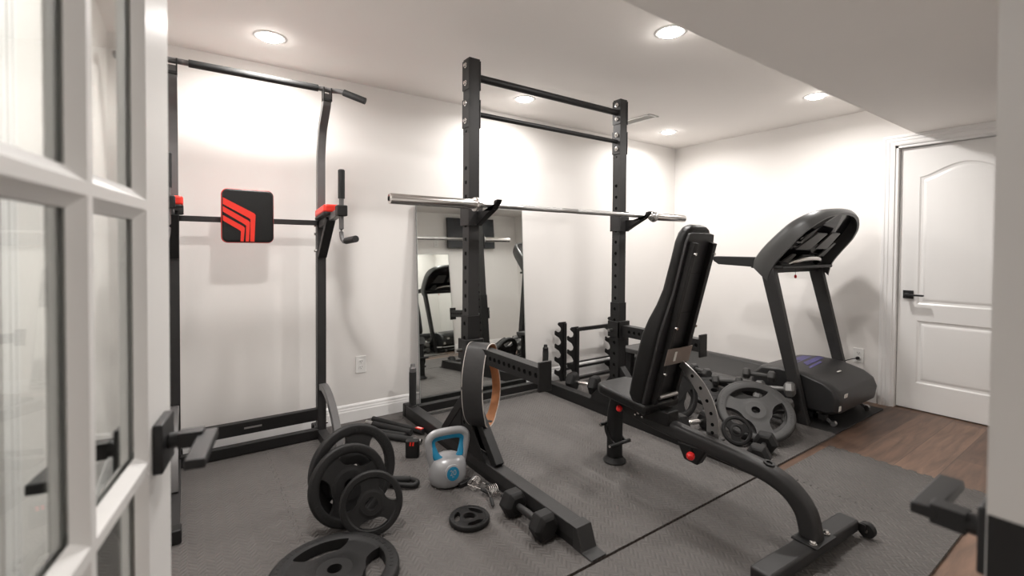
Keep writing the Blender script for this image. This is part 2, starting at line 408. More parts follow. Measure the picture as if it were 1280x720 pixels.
# ---- panel doors
def panel_outline(x0, x1, z0, z1, arch=0, n=24):
    if not arch: return [(x0, z0), (x1, z0), (x1, z1), (x0, z1)]
    pts = [(x0, z0), (x1, z0)]
    for i in range(n+1):
        t = i/n; x = x1+(x0-x1)*t; pts.append((x, z1-arch+arch*math.sin(PI*t)**1.6))
    return pts
def inset(pts, d):
    n = len(pts); out = []
    for i in range(n):
        p0, p1, p2 = Vector(pts[i-1]), Vector(pts[i]), Vector(pts[(i+1) % n])
        a = (p1-p0).normalized(); c = (p2-p1).normalized(); na = Vector((-a.y, a.x)); nc = Vector((-c.y, c.x))
        m = (na+nc); m = m/max(.3, m.dot(na)) if m.length > 1e-6 else na
        out.append(tuple(p1+m*d))
    return out
def panel_door(name, O, A, N, W, H, panels, label=None, th=.035):
    """O lower corner of the visible face, A width direction, N face normal"""
    O, A, N = Vector(O), Vector(A), Vector(N); P = lambda p, d=0: O+A*p[0]+Vector((0, 0, p[1]))+N*d
    b = MB(); bm = b.bm; edges = []
    def loop(pts, d=0): return [bm.verts.new(P(p, d)) for p in pts]
    outer = loop([(0, 0), (W, 0), (W, H), (0, H)]); loops = [outer]
    for pan in panels:
        L0 = loop(pan); loops.append(L0); prev = L0
        for ins, d in ((.010, -.007), (.024, -.009), (.040, -.002), (.046, -.0015)):
            cur = loop(inset(pan, ins), d); n = len(cur)
            for i in range(n): b.face([prev[i], prev[(i+1) % n], cur[(i+1) % n], cur[i]])
            prev = cur
        b.face(prev)
    for Lp in loops:
        for i in range(len(Lp)): edges.append(bm.edges.new((Lp[i], Lp[(i+1) % len(Lp)])) if not bm.edges.get((Lp[i], Lp[(i+1) % len(Lp)])) else bm.edges.get((Lp[i], Lp[(i+1) % len(Lp)])))
    bmesh.ops.triangle_fill(bm, edges=edges, use_beauty=True)
    back = loop([(0, 0), (W, 0), (W, H), (0, H)], -th)
    for i in range(4): b.face([outer[i], outer[(i+1) % 4], back[(i+1) % 4], back[i]])
    b.face(back[::-1])
    return structure(b.build(name, DOORP, smooth=25, label=label))
W1 = DY1-DY0-.042
def lever(parent, c, A, N, length=.115, size=.068, stem=.055, th=.012):
    """square rosette, stem and flat lever pointing along A; N out of the door face"""
    c, A, N = Vector(c), Vector(A).normalized(), Vector(N).normalized(); Z = Vector((0, 0, 1))
    h = MB(); h.obox(c+N*th/2, A, Z, N, (size, size, th))
    ho = h.build('door_handle', SATIN, parent, bevel=.002, label='black square door handle')
    s_ = MB(); s_.cyl(c+N*th, c+N*stem, .011); s_.obox(c+N*(stem-.016), A, Z, N, (.022, .022, .03)); s_.build('handle_stem', SATIN, ho, bevel=.001)
    l = MB(); l.obox(c+N*(stem+.004)+A*(length/2-.012), A, Z, N, (length, .013, .024)); l.build('lever', SATIN, ho, bevel=.002)
    return ho
pw = W1-.24
d1 = panel_door('door_1', (XR+.045, DY1-.021, .008), (0, -1, 0), (-1, 0, 0), W1, DZ-.03,
    [panel_outline(.115, W1-.115, .20, .672), panel_outline(.115, W1-.115, .795, 1.835, .085)], 'white two panel door with an arched upper panel')
# flip handled by recalc; lever pointing toward the hinge side (towards the viewer's right)
lever(d1, (XR+.045, 1.178, .872), (0, -1, 0), (-1, 0, 0), size=.062)
# door in the left wall, seen through the glass leaf
d4 = panel_door('door_4', (XL+.006, .62, .008), (0, 1, 0), (1, 0, 0), .80, 1.99,
    [panel_outline(.115, .685, .20, .672), panel_outline(.115, .685, .795, 1.835, .085)], 'white panel door seen through the glazed door leaf', th=.005)
casing('trim_5', (XL, 0, 0), (0, 1, 0), .60, 1.44, 2.01, (1, 0, 0))
# ---- glazed french leaves
def french(name, hinge, free_dir, N, Wd, label, handle_z=.923, hand=1):
    O, A, N = Vector(hinge), Vector(free_dir).normalized(), Vector(N).normalized(); th = .035
    Z = Vector((0, 0, 1)); b = MB(); H = 2.03
    st, mw = .118, .013; nx = 3; nz = 5; z_lo, z_hi = .2255, 1.937
    lw = (Wd-2*st-(nx-1)*mw)/nx; lh = (z_hi-z_lo-(nz-1)*mw)/nz
    P = lambda x, z, d: O+A*x+Z*z+N*d
    def bar(x0, x1, z0, z1): b.hull8([P(x0, z0, -th), P(x1, z0, -th), P(x1, z0, 0), P(x0, z0, 0), P(x0, z1, -th), P(x1, z1, -th), P(x1, z1, 0), P(x0, z1, 0)])
    bar(0, st, .01, H); bar(Wd-st, Wd, .01, H); bar(st, Wd-st, .01, z_lo); bar(st, Wd-st, z_hi, H)
    panes = []
    for i in range(nx):
        for k in range(nz):
            x0 = st+i*(lw+mw); z0 = z_lo+k*(lh+mw); panes.append((x0, x0+lw, z0, z0+lh))
    for i in range(1, nx): bar(st+i*(lw+mw)-mw, st+i*(lw+mw), z_lo, z_hi)
    for k in range(1, nz):
        for i in range(nx): bar(st+i*(lw+mw), st+i*(lw+mw)+lw, z_lo+k*(lh+mw)-mw, z_lo+k*(lh+mw))
    for (x0, x1, z0, z1) in panes:       # moulded sticking on both faces
        g = .013
        for d0, d1_ in ((0, -.012), (-th, -th+.012)):
            o4 = [b.bm.verts.new(P(x, z, d0)) for x, z in ((x0, z0), (x1, z0), (x1, z1), (x0, z1))]
            s4 = [b.bm.verts.new(P(x, z, d0+(d1_-d0)*.2)) for x, z in ((x0+g*.15, z0+g*.15), (x1-g*.15, z0+g*.15), (x1-g*.15, z1-g*.15), (x0+g*.15, z1-g*.15))]
            i4 = [b.bm.verts.new(P(x, z, d1_)) for x, z in ((x0+g, z0+g), (x1-g, z0+g), (x1-g, z1-g), (x0+g, z1-g))]
            for q in range(4):
                b.face([o4[q], o4[(q+1) % 4], s4[(q+1) % 4], s4[q]]); b.face([s4[q], s4[(q+1) % 4], i4[(q+1) % 4], i4[q]])
    leaf = structure(b.build(name, DOORP, smooth=20, merge=False, label=label))
    for (x0, x1, z0, z1) in panes:
        g = MB(); g.hull8([P(x0+.004, z0+.004, -.0205), P(x1-.004, z0+.004, -.0205), P(x1-.004, z0+.004, -.0145), P(x0+.004, z0+.004, -.0145),
            P(x0+.004, z1-.004, -.0205), P(x1-.004, z1-.004, -.0205), P(x1-.004, z1-.004, -.0145), P(x0+.004, z1-.004, -.0145)]); g.build('glass_pane', GLASS, leaf, smooth=0)
    lever(leaf, P(Wd-.068, handle_z, 0), -A, N)
    lever(leaf, P(Wd-.068, handle_z, -th), -A, -N)
    return leaf
az = math.radians(10.0); A = Vector((math.sin(az), math.cos(az), 0)); Nn = Vector((math.cos(az), -math.sin(az), 0))
Fe = Vector((-.028, .85, 0))+A*.042; WL = .80
leafL = french('door_2', Fe-A*WL, A, Nn, WL, 'white glazed door leaf standing open at the left')
# right leaf stands closed; its free edge shows at the right border
leafR = french('door_3', (.618+.80, .100, 0), (-1, 0, 0), (0, 1, 0), .80, 'closed white glazed door leaf at the right border', handle_z=.910)
b = MB(); b.obox((.6175, .0825, .912), (0, 1, 0), (0, 0, 1), (1, 0, 0), (.033, .082, .002)); b.build('latch_plate', SATIN, leafR)

# ------------------------------------------------------------------ ceiling fittings
LNAMES = ['round recessed ceiling light above the pull-up tower', 'round recessed ceiling light behind the squat rack top bars', 'round recessed ceiling light nearest the far corner',
          'round recessed ceiling light above the open glazed door leaf, over the flat plate', 'round recessed ceiling light beside the soffit edge right of the rack', 'round recessed ceiling light above the treadmill close to the dropped soffit']
for (x, y), lb in zip(LIGHTS, LNAMES):
    t = thing('recessed_light', lb, 'ceiling light', (x, y, HC), group='round recessed ceiling lights')
    b = MB(); b.lathe([(.057, -.002), (.062, -.004), (.075, -.003), (.080, -.001), (.081, 0), (.057, 0)], n=40); b.build('trim_ring', WHITEP, t, world=False)
    b = MB(); b.lathe([(0, -.020), (.025, -.0185), (.045, -.013), (.055, -.005), (.056, 0)], n=40); b.build('diffuser', LED, t, world=False)
t = thing('ceiling_vent', 'white slotted air vent in the ceiling behind the rack', 'vent', (3.2, 2.69, HC))
b = MB(); b.box((-.065, -.16, -.006), (-.045, .16, 0)).box((.045, -.16, -.006), (.065, .16, 0)).box((-.065, -.16, -.006), (.065, -.14, 0)).box((-.065, .14, -.006), (.065, .16, 0)); b.build('frame', WHITEP, t, world=False, bevel=.002)
b = MB(); [b.obox((-.036+.012*i, 0, -.004), (0, 1, 0), (.7, 0, .7), (-.7, 0, .7), (.28, .010, .001)) for i in range(7)]; b.box((-.045, -.14, -.001), (.045, .14, 0)); b.build('louvre', WHITEP, t, world=False, split=True)

def outlet(loc, N, label, wd=.072, ht=.116):
    N = Vector(N); U = Vector((0, 0, 1)).cross(N); m = Matrix((U, Vector((0, 0, 1)), N)).transposed().to_4x4(); m.translation = loc
    t = thing('wall_outlet', label, 'outlet', mtx=m)
    b = MB(); b.prism(rrect(wd, ht, .004), (0, 0, 0), (1, 0, 0), (0, 1, 0), (0, 0, 1), .006); b.build('cover_plate', WHITEP, t, world=False, bevel=.0015)
    for z in (.0195, -.0195):
        b = MB(); b.use(WHITEP).prism(rrect(.033, .028, .008), (0, z, .006), (1, 0, 0), (0, 1, 0), (0, 0, 1), .0015)
        b.use(SLOT); [b.cbox((x, z+.003, .0078), (.0022, .009, .001)) for x in (-.0065, .0065)]; b.cyl((0, z-.008, .0072), (0, z-.008, .0082), .0024, 10)
        b.build('socket', None, t, world=False)
    return t
outlet((.99, YB, .395), (0, -1, 0), 'white duplex wall outlet low on the back wall between tower and mirror')
outlet((XR, 1.475, .355), (-1, 0, 0), 'white wall outlet beside the door casing, treadmill plugged in')
# ------------------------------------------------------------------ floor mats
def edge_pts(p, q, amp, teeth, n=12):
    """dovetail like joint between p and q"""
    p, q = Vector(p), Vector(q); d = q-p; L = d.length; d.normalize(); nrm = Vector((-d.y, d.x)); pts = []
    k = int(round(L/.032)); st = L/k
    for i in range(k):
        s0 = i*st; sg = amp if i % 2 == 0 else -amp
        if teeth and 0 < i < k-1: pts += [p+d*(s0+.004*0)+nrm*(sg)*1, p+d*(s0+st)+nrm*sg]
        else: pts += [p+d*s0, p+d*(s0+st)]
    return pts
TILE_Z = .012
def tile(x0, x1, y0, y1, flags, label, group, m=None):
    """flags: teeth on (south, east, north, west)"""
    g = .0006
    S_ = edge_pts((x0, y0), (x1, y0), .007, flags[0]); E_ = edge_pts((x1, y0), (x1, y1), .007, flags[1])
    N_ = edge_pts((x0, y1), (x1, y1), .007, flags[2])[::-1]; W_ = edge_pts((x0, y0), (x0, y1), .007, flags[3])[::-1]
    pts = []
    for p in S_+E_+N_+W_:
        q = (p.x-x0-(x1-x0)/2, p.y-y0-(y1-y0)/2); q = (q[0]*(1-2*g/(x1-x0)), q[1]*(1-2*g/(y1-y0)))
        if not pts or (abs(pts[-1][0]-q[0])+abs(pts[-1][1]-q[1])) > 1e-5: pts.append(q)
    if abs(pts[0][0]-pts[-1][0])+abs(pts[0][1]-pts[-1][1]) < 1e-5: pts.pop()
    cx, cy = (x0+x1)/2, (y0+y1)/2
    b = MB(); b.prism(pts, (0, 0, .0005), (1, 0, 0), (0, 1, 0), (0, 0, 1), TILE_Z-.0005)
    o = b.build('floor_mat_tile', m or MATR, world=False, smooth=0); o.location = (cx, cy, 0)
    tag(o, label, 'floor mat', group); return o
XS = [XL+.015, .38, 1.01, 1.64, 2.27, 2.90, 3.45]; YS = [1.255, 1.885, 2.515, 3.145]
colname = ['under the pull-up tower foot', 'in front of the pull-up tower base', 'under the kettlebell side', 'inside the squat rack', 'right of the bench seat', 'under the weight pile by the treadmill']
rowname = ['nearest row', 'middle row', 'row along the back wall']
for i in range(6):
    for j in range(3):
        y1 = YS[j+1] if j < 2 else YB-.016
        tile(XS[i], XS[i+1], YS[j], y1, (j > 0, i < 5, j < 2, i > 0), 'grey textured foam floor tile %s, %s of the rear mat' % (colname[i], rowname[j]), 'rear grey interlocking foam tiles')
XF = [-.02+.09, .70, 1.33, 1.96, 2.59, 3.22]; fn = ['left of the flat lying weight plate', 'at the bottom edge below the flat plate', 'in front of the rack foot', 'under the bench rear foot', 'with a free toothed edge at the wood floor, right end']
for i in range(5):
    y1 = 1.243 if i < 4 else 1.205
    tile(XF[i], XF[i+1], .505, y1, (0, 1, 0, i > 0), 'grey textured foam floor tile %s, front mat' % fn[i], 'front grey interlocking foam tiles')
b = MB(); b.prism(rrect(.86, 2.0, .01), (3.895, 2.262, .0004), (1, 0, 0), (0, 1, 0), (0, 0, 1), .007); o = b.build('treadmill_mat', MATK, smooth=0)
tag(o, 'thin black rubber mat lying under the treadmill', 'mat')
ZT = TILE_Z

# ------------------------------------------------------------------ squat rack
RX0, RX1, RY = 1.295, 2.485, 2.25; UW = .066
rack = thing('squat_rack', 'tall black steel squat rack with two uprights and pull-up bars', 'squat rack', (1.89, RY, ZT))
for sx, X in ((-1, RX0), (1, RX1)):
    holes = [(.05+.078*i, .0125) for i in range(9)]
    b = MB(); b.use(BLACK).htube((X, RY, ZT+.10), (X, RY, .83), UW+.010, UW+.010, (1, 0, 0), holes); b.build('upright_sleeve', BLACK, rack, smooth=0)
    holes = [(.03+.078*i, .0125) for i in range(11)]+[(1.01, .008), (1.06, .008), (1.16, .008)]
    b = MB(); b.use(CHAR).htube((X, RY, .83), (X, RY, 2.235), UW, UW, (1, 0, 0), holes); up_ = b.build('upright', CHAR, rack, smooth=0)
    # bolted side plates
    for z0 in (2.12, 1.915):
        b = MB()
        for s2 in (-1, 1): b.box((X+s2*(UW/2), RY-.037, z0-.055), (X+s2*(UW/2+.005), RY+.037, z0+.10 if z0 < 2 else z0+.105))
        b.build('bracket_plate', CHAR, up_, bevel=.001)
        for dz in (-.02, .075):
            b = MB()
            for s2 in (-1, 1): b.lathe([(0, .013), (.009, .013), (.010, .010), (.010, .006), (.015, .005), (.015, 0)], (X+s2*(UW/2+.005), RY-.005, z0+dz), (s2, 0, 0), 16)
            b.build('bolt', CHROME, up_, split=True)
    # base foot along Y with end brackets
    b = MB(); b.box((X-.036, 1.36, ZT+.026), (X+.036, 3.10, ZT+.085)); base = b.build('base_foot', CHAR if sx < 0 else BLACK, rack, bevel=.004)
    b = MB()
    for yy, s2 in ((1.36, -1), (3.10, 1)):
        b.prism([(0, 0), (.055, .0), (.105, .0), (.105, .005), (.052, .007), (.020, .088), (-.03, .088), (-.03, .083), (0, .083)], (X-.040, yy, ZT+.001), (0, s2, 0), (0, 0, 1), (1, 0, 0), .08) if s2 < 0 else None
    b.build('end_bracket', CHAR, base, bevel=.002); b = MB()
    b.box((X-.04, 3.09, ZT+.001), (X+.04, 3.135, ZT+.09)); b.build('end_cap', BLACK, base, bevel=.006)
    # feet: channel skids
    b = MB(); b.box((X-.036, 1.36, ZT+.001), (X-.030, 3.09, ZT+.03)).box((X+.030, 1.36, ZT+.001), (X+.036, 3.09, ZT+.03)); b.build('skid', BLACK, base, split=True)
    # brace legs and gusset plates
    for s2 in (-1, 1):
        b = MB(); b.beam((X, RY+s2*.03, ZT+(.36 if s2 < 0 or sx < 0 else .27)), (X, RY+s2*(.29 if s2 < 0 or sx < 0 else .22), ZT+.085), .05, .05, up=(0, 0, 1)); b.build('brace', BLACK, rack, bevel=.003)
        b = MB()
        for s3 in (-1, 1): b.prism([(0, .085), (.20, .085), (0, .30)], (X+s3*.036, RY+s2*.03, ZT), (0, s2, 0), (0, 0, 1), (s3, 0, 0), .005)
        b.build('gusset', BLACK, rack, split=True)
    # weight / band peg at the rear
    b = MB(); b.lathe([(0, 0), (.030, 0), (.030, .006), (.025, .008), (.025, .24), (0, .24)], (X, 3.05, ZT+.086), n=20); pg = b.build('storage_peg', FOAM, rack)
    b = MB(); b.lathe([(0, 0), (.024, 0), (.024, .028), (.018, .034), (.014, .055), (0, .055)], (X, 3.05, ZT+.326), n=20); b.build('peg_cap', GREY if sx < 0 else BLACK, pg)
    # J hooks
    b = MB(); zc = 1.40
    b.box((X-.044, RY-.046, zc-.075), (X-.036, RY+.044, zc+.06)).box((X+.036, RY-.046, zc-.075), (X+.044, RY+.044, zc+.06)).box((X-.044, RY-.052, zc-.075), (X+.044, RY-.040, zc+.06))
    jh = b.build('bar_hook', CHAR, rack, bevel=.002)
    b = MB(); b.prism([(0, -.075), (-.03, -.060), (-.190, .030), (-.205, .052), (-.176, .048), (-.158, .008), (-.145, .002), (-.06, .002), (-.0, .002)], (X+.006, RY-.05, zc), (0, 1, 0), (0, 0, 1), (1, 0, 0), .034)
    b.build('hook_lip', BLACK, jh, bevel=.003)
    # spotter arm toward the viewer
    b = MB(); b.use(BLACK).htube((X, RY-.055, .640), (X, 1.60, .640), .058, .074, (1, 0, 0), [(.07+.042*i, .012) for i in range(13)]); ar = b.build('spotter_arm', BLACK, rack, smooth=0)
    b = MB(); b.box((X-.036, 1.588, .572), (X+.036, 1.600, .705)); b.build('arm_stop', BLACK, ar, bevel=.003)
    b = MB(); b.box((X-.050, RY-.060, .59), (X-.038, RY+.05, .70)).box((X+.038, RY-.060, .59), (X+.050, RY+.05, .70)).box((X-.05, RY-.062, .585), (X+.05, RY-.042, .705)); b.build('arm_collar', BLACK, ar, bevel=.002)
    b = MB(); b.cyl((X-.085, RY+.01, .64), (X-.05, RY+.01, .64), .010, 12).cyl((X+.05, RY+.01, .66), (X+.075, RY+.01, .66), .007, 10); b.build('lock_pin', STEEL, ar, split=True)
b = MB(); b.cyl((RX0+.03, RY, 2.145), (RX1-.03, RY, 2.145), .021, 24); b.build('pull_up_bar', BLACK, rack, label='thicker upper pull-up bar')
b = MB(); b.cyl((RX0+.03, RY, 1.945), (RX1-.03, RY, 1.945), .014, 20); b.build('pull_up_bar', BLACK, rack, label='thinner lower pull-up bar')
b = MB(); b.box((RX0+.04, 3.025, ZT+.030), (RX1-.04, 3.075, ZT+.085)); b.build('rear_crossbar', BLACK, rack, bevel=.003)
b = MB()
for X in (RX0, RX1):
    for y in (3.03, 3.07): b.lathe([(0, .012), (.008, .012), (.009, 0)], (X+(.041 if X == RX0 else -.041), y, ZT+.06), (1 if X == RX0 else -1, 0, 0), 12)
b.build('bolt', CHROME, rack, split=True)
# ------------------------------------------------------------------ barbell resting in the hooks
BYy, BZ = 2.082, 1.427
bar = thing('barbell', 'long chrome barbell without plates resting on the rack hooks', 'barbell', (1.87, BYy, BZ))
b = MB(); b.cyl((1.21, BYy, BZ), (2.66, BYy, BZ), .0142, 20); b.build('shaft', STEEL, bar)
for x0, x1 in ((1.52, 1.80), (1.93, 2.21)):
    b = MB(); b.cyl((x0, BYy, BZ), (x1, BYy, BZ), .0150, 20); b.build('knurled_grip', mat('knurled_steel', (.42, .41, .40), .45, metal=1, bump=1, bscale=900), bar)
for s2, xe, xi in ((-1, .765, 1.215), (1, 2.985, 2.655)):
    b = MB(); L = abs(xe-xi); b.lathe([(.012, 0), (.012, .004), (.022, .002), (.0255, .004), (.0255, L-.004), (.024, L), (0, L)], (xe, BYy, BZ), (-s2, 0, 0), 28); b.build('sleeve', CHROME, bar)
    b = MB(); b.lathe([(.024, 0), (.036, .003), (.038, .010), (.036, .018), (.028, .022), (.026, .042), (.014, .046)], (xi, BYy, BZ), (-s2, 0, 0), 28); b.build('collar', CHROME if s2 < 0 else STEEL, bar)
    b = MB(); b.lathe([(0, .001), (.011, .001), (.0125, .0)], (xe, BYy, BZ), (s2, 0, 0), 20); b.build('end_plug', SLOT, bar)

# ------------------------------------------------------------------ wall mirrors and tv
def lean_mirror(name, x0, x1, ybot, ytop, h, label, s=1, z0=0):
    t = thing(name, label, 'mirror', ((x0+x1)/2, ybot, z0))
    V = Vector((0, ytop-ybot, h)); L = V.length; V.normalize(); Nn_ = Vector((1, 0, 0)).cross(V)*s  # toward room
    o = Vector((x0, ybot, z0+.001)); b = MB(); b.prism([(0, 0), (x1-x0, 0), (x1-x0, L), (0, L)], o-Nn_*0, (1, 0, 0), V, -Nn_, .006); b.build('backing_board', mat(name+'_backing', (.12, .12, .12), .6), t, smooth=0)
    b = MB(); b.prism([(.002, .002), (x1-x0-.002, .002), (x1-x0-.002, L-.002), (.002, L-.002)], o+Nn_*.0002, (1, 0, 0), V, Nn_, .004); b.build('mirror_glass', MIRROR, t, smooth=0)
    b = MB()
    for a, c in (((0, 0), (.004, L)), ((x1-x0-.004, 0), (x1-x0, L)), ((0, L-.004), (x1-x0, L)), ((0, 0), (x1-x0, .004))):
        b.prism([(a[0], a[1]), (c[0], a[1]), (c[0], c[1]), (a[0], c[1])], o, (1, 0, 0), V, Nn_, .006)
    b.build('edge_trim', mat(name+'_edge', (.30, .31, .30), .3, metal=.4), t, smooth=0)
    return t
lean_mirror('wall_mirror', 1.385, 2.345, 3.128, 3.215, 1.515, 'large frameless mirror leaning on the back wall behind the rack', z0=ZT)
lean_mirror('tall_mirror', 2.35, 3.20, .23, .165, 1.46, 'tall mirror leaning on the front wall, seen only in the big mirror', s=-1)
t = thing('television', 'flat black television on the front wall, seen only in the mirror', 'television', (3.51, YF, 1.72))
b = MB(); b.prism(rrect(.82, .46, .008), (3.59, YF+.045, 1.775), (1, 0, 0), (0, 0, 1), (0, -1, 0), -.032); b.build('screen_housing', PLASTIC, t, bevel=.003)
b = MB(); b.box((3.19, YF+.0775, 1.555), (3.99, YF+.079, 1.995)); b.build('screen', SCREEN, t, smooth=0)
b = MB(); b.box((3.49, YF+.0005, 1.70), (3.69, YF+.0446, 1.86)); b.build('wall_bracket', BLACK, t, smooth=0)
outlet((3.02, YF, 1.62), (0, 1, 0), 'white outlet on the front wall below the television, seen in the mirror')

# ------------------------------------------------------------------ power tower
PX0, PX1, PY = -.052, .692, 3.068
tw = thing('power_tower', 'grey and black pull-up tower with red arm pads against back wall', 'pull-up tower', ((PX0+PX1)/2, PY, ZT))
UPR = [(-.024, -.024), (.024, -.024), (.024, .024), (-.024, .024)]
for sx, X in ((-1, PX0), (1, PX1)):
    b = MB(); b.beam((X, PY, ZT+.05), (X, PY, 1.4288), .052, .05, up=(0, 1, 0)); b.build('upright', CHAR, tw, bevel=.003)
    b = MB(); b.sweep(smooth_path([(X, PY, 1.3040), (X, PY, 1.6368), (X, PY-.006, 1.7824), (X, PY-.045, 1.9176), (X, PY-.105, 2.0008), (X, PY-.142, 2.0528), (X, PY-.15, 2.1100)], 6), [(-.019, -.023), (.019, -.023), (.019, .023), (-.019, .023)], up=(1, 0, 0)); b.build('curved_top_post', GREY, tw, bevel=.002)
    b = MB(); b.box((X-.024, 2.8860, 2.0684), (X-.018, 2.9390, 2.1412)).box((X+.018, 2.8860, 2.0684), (X+.024, 2.9390, 2.1412)).box((X-.024, 2.8860, 2.0632), (X+.024, 2.9390, 2.0757)); b.build('bar_bracket', BLACK, tw)
    # base foot and curved brace
    b = MB(); b.beam((X, 2.30, ZT+.030), (X, 3.17, ZT+.030), .055, .046); bf = b.build('base_foot', CHAR, tw, bevel=.003)
    b = MB(); b.box((X-.034, 2.265, ZT+.001), (X+.034, 2.325, ZT+.058)).box((X-.034, 3.15, ZT+.001), (X+.034, 3.19, ZT+.058)); b.build('foot_cap', BLACK, bf, bevel=.006, split=True)
    b = MB(); b.sweep(smooth_path([(X, PY-.03, .335), (X, PY-.10, .345), (X, PY-.22, .31), (X, PY-.34, .22), (X, PY-.41, .12), (X, PY-.43, .066)], 6), [(-.020, -.020), (.020, -.020), (.020, .020), (-.020, .020)], up=(1, 0, 0)); b.build('curved_brace', GREY, tw, bevel=.004)
    b = MB()
    for z in (.30, .10): b.lathe([(0, .012), (.010, .012), (.011, 0)], (X-.027*sx*-1, PY, z), (sx, 0, 0), 12)
    for z in (1.1792, 1.2832, 1.3352): b.lathe([(0, .014), (.008, .014), (.009, 0)], (X-.026, PY, z), (-1, 0, 0), 12)
    b.lathe([(0, .010), (.012, .010), (.013, 0)], (X, PY-.39, .085), (0, -1, .4), 12)
    b.build('bolt', CHROME, tw, split=True)
    # arm rest
    b = MB(); b.beam((X, PY-.02, 1.3404), (X+sx*.012, 2.6572, 1.3997), .034, .040); b.build('dip_arm', GREY, tw, bevel=.003)
    b = MB(); b.beam((X, PY-.03, 1.1480), (X, 2.8288, 1.3664), .036, .05, up=(1, 0, 0)); b.build('arm_support', BLACK, tw, bevel=.003)
    b = MB(); b.prism(rrect(.09, .24, .02), (X, 2.9120, 1.3924), (1, 0, 0), (0, 1, -.10), (0, 0, 1), .045); b.build('arm_pad', RED, tw, bevel=.01, label='red padded arm rest', seg=3)
    b = MB(); b.prism(rrect(.092, .242, .02), (X, 2.9120, 1.3789), (1, 0, 0), (0, 1, -.10), (0, 0, 1), .014); b.build('pad_base', BLACK, tw, bevel=.003)
    b = MB(); b.cyl((X+sx*.014, 2.6520, 1.3040), (X+sx*.014, 2.6520, 1.4704), .013); gp = b.build('grip_post', GREY, tw)
    b = MB(); b.lathe([(0, 0), (.018, 0), (.018, .155), (.012, .16), (0, .16)], (X+sx*.014, 2.6520, 1.4704), n=18); b.build('foam_grip', FOAM, gp)
    b = MB(); b.cbox((X+sx*.012, 2.6468, 1.4028), (.055, .055, .060)); b.build('grip_clamp', BLACK, gp, bevel=.006)
    b = MB(); b.tube(smooth_path([(X+sx*.014, 2.6520, 1.3456), (X+sx*.014, 2.6520, 1.2728), (X+sx*.02, 2.6312, 1.2364), (X+sx*.03, 2.5792, 1.2364)], 5), .012, 12); b.build('lower_grip_tube', GREY, gp)
    b = MB(); b.cyl((X+sx*.026, 2.6000, 1.2374), (X+sx*.045, 2.4908, 1.2468), .018, 18); b.build('foam_grip', FOAM, gp)
b = MB(); b.tube(smooth_path([(PX0-.20, 2.8080, 2.0788), (PX0-.10, 2.8652, 2.1277), (PX0-.03, 2.9120, 2.1339), (PX0+.05, 2.9120, 2.1339)], 5)+[Vector((PX1-.05, 2.9120, 2.1339))]+smooth_path([(PX1-.05, 2.9120, 2.1339), (PX1+.03, 2.9120, 2.1339), (PX1+.09, 2.8860, 2.1277), (PX1+.19, 2.8288, 2.0840)], 5)[1:], .0145, 16, up=(0, 0, 1)); pb = b.build('pull_up_bar', GREY, tw)
b = MB(); b.cyl((PX0+.07, 2.9120, 2.1339), (PX1-.05, 2.9120, 2.1339), .0195, 18); b.build('foam_sleeve', FOAM, pb)
b = MB(); b.cyl((PX1+.09, 2.8860, 2.1277), (PX1+.20, 2.8236, 2.0809), .0195, 18); b.build('foam_sleeve', FOAM, pb)
b = MB(); b.cyl((PX0-.21, 2.8028, 2.0736), (PX0-.09, 2.8704, 2.1277), .0195, 18); b.build('foam_sleeve', FOAM, pb)
b = MB(); b.beam((PX0+.02, PY-.02, 1.3508), (PX1-.02, PY-.02, 1.3508), .030, .030); b.build('backrest_rail', CHAR, tw, bevel=.003)
b = MB(); b.beam((.278, PY-.02, 1.3508), (.278, 2.9588, 1.3612), .04, .04); b.build('backrest_bracket', BLACK, tw, bevel=.003)
# backrest pad with chevron stripes
bk = MB(); bk.prism(rrect(.245, .285, .028), (.283, 2.9484, 1.3685), (1, 0, 0), (0, 0, 1), (0, -1, 0), .045); pad = bk.build('backrest_pad', VINYL, tw, bevel=.010, seg=3, label='black backrest pad with red chevron stripes and red piping')
b = MB(); b.prism(rrect(.252, .292, .031), (.283, 2.9578, 1.3685), (1, 0, 0), (0, 0, 1), (0, -1, 0), .030); b.build('piping', RED, pad, bevel=.004)
b = MB(); st_ = lambda u, v: (u*.245-.1225, .1425-v*.285)
def stripe(vl, vr, xr, wl, xb):
    # left end (0, vl..vl+wl), corner at xr, goes down to bottom at xb
    pass
for (vL, vC, xC, wv, wh) in ((.17, .455, .635, .125, .075), (.335, .60, .525, .10, .055), (.50, .71, .425, .10, .055)):
    pts = [st_(.012, vL), st_(xC-.03, vC-.012), st_(xC, vC+.02), st_(xC-.025, .985), st_(xC-.025-wh*1.1, .985), st_(xC-wh*1.35, vC+wv*.85), st_(xC-wh*1.9, vC+wv*.62), st_(.012, vL+wv)]
    b.prism(pts, (.283, 2.9021, 1.3685), (1, 0, 0), (0, 0, 1), (0, -1, 0), .0012)
b.build('chevron_stripe', RED, pad, smooth=0, split=True)
b = MB(); b.beam((PX0+.02, PY, ZT+.150), (PX1-.02, PY, ZT+.150), .04, .072); lb_ = b.build('upper_crossbar', BLACK, tw, bevel=.003)
b = MB(); b.box((.27, PY-.0215, ZT+.146), (.36, PY-.020, ZT+.156)); b.build('badge', STEEL, lb_)
b = MB(); b.beam((PX0+.02, PY-.01, ZT+.034), (PX1-.02, PY-.01, ZT+.034), .045, .056); b.build('lower_crossbar', BLACK, tw, bevel=.003)

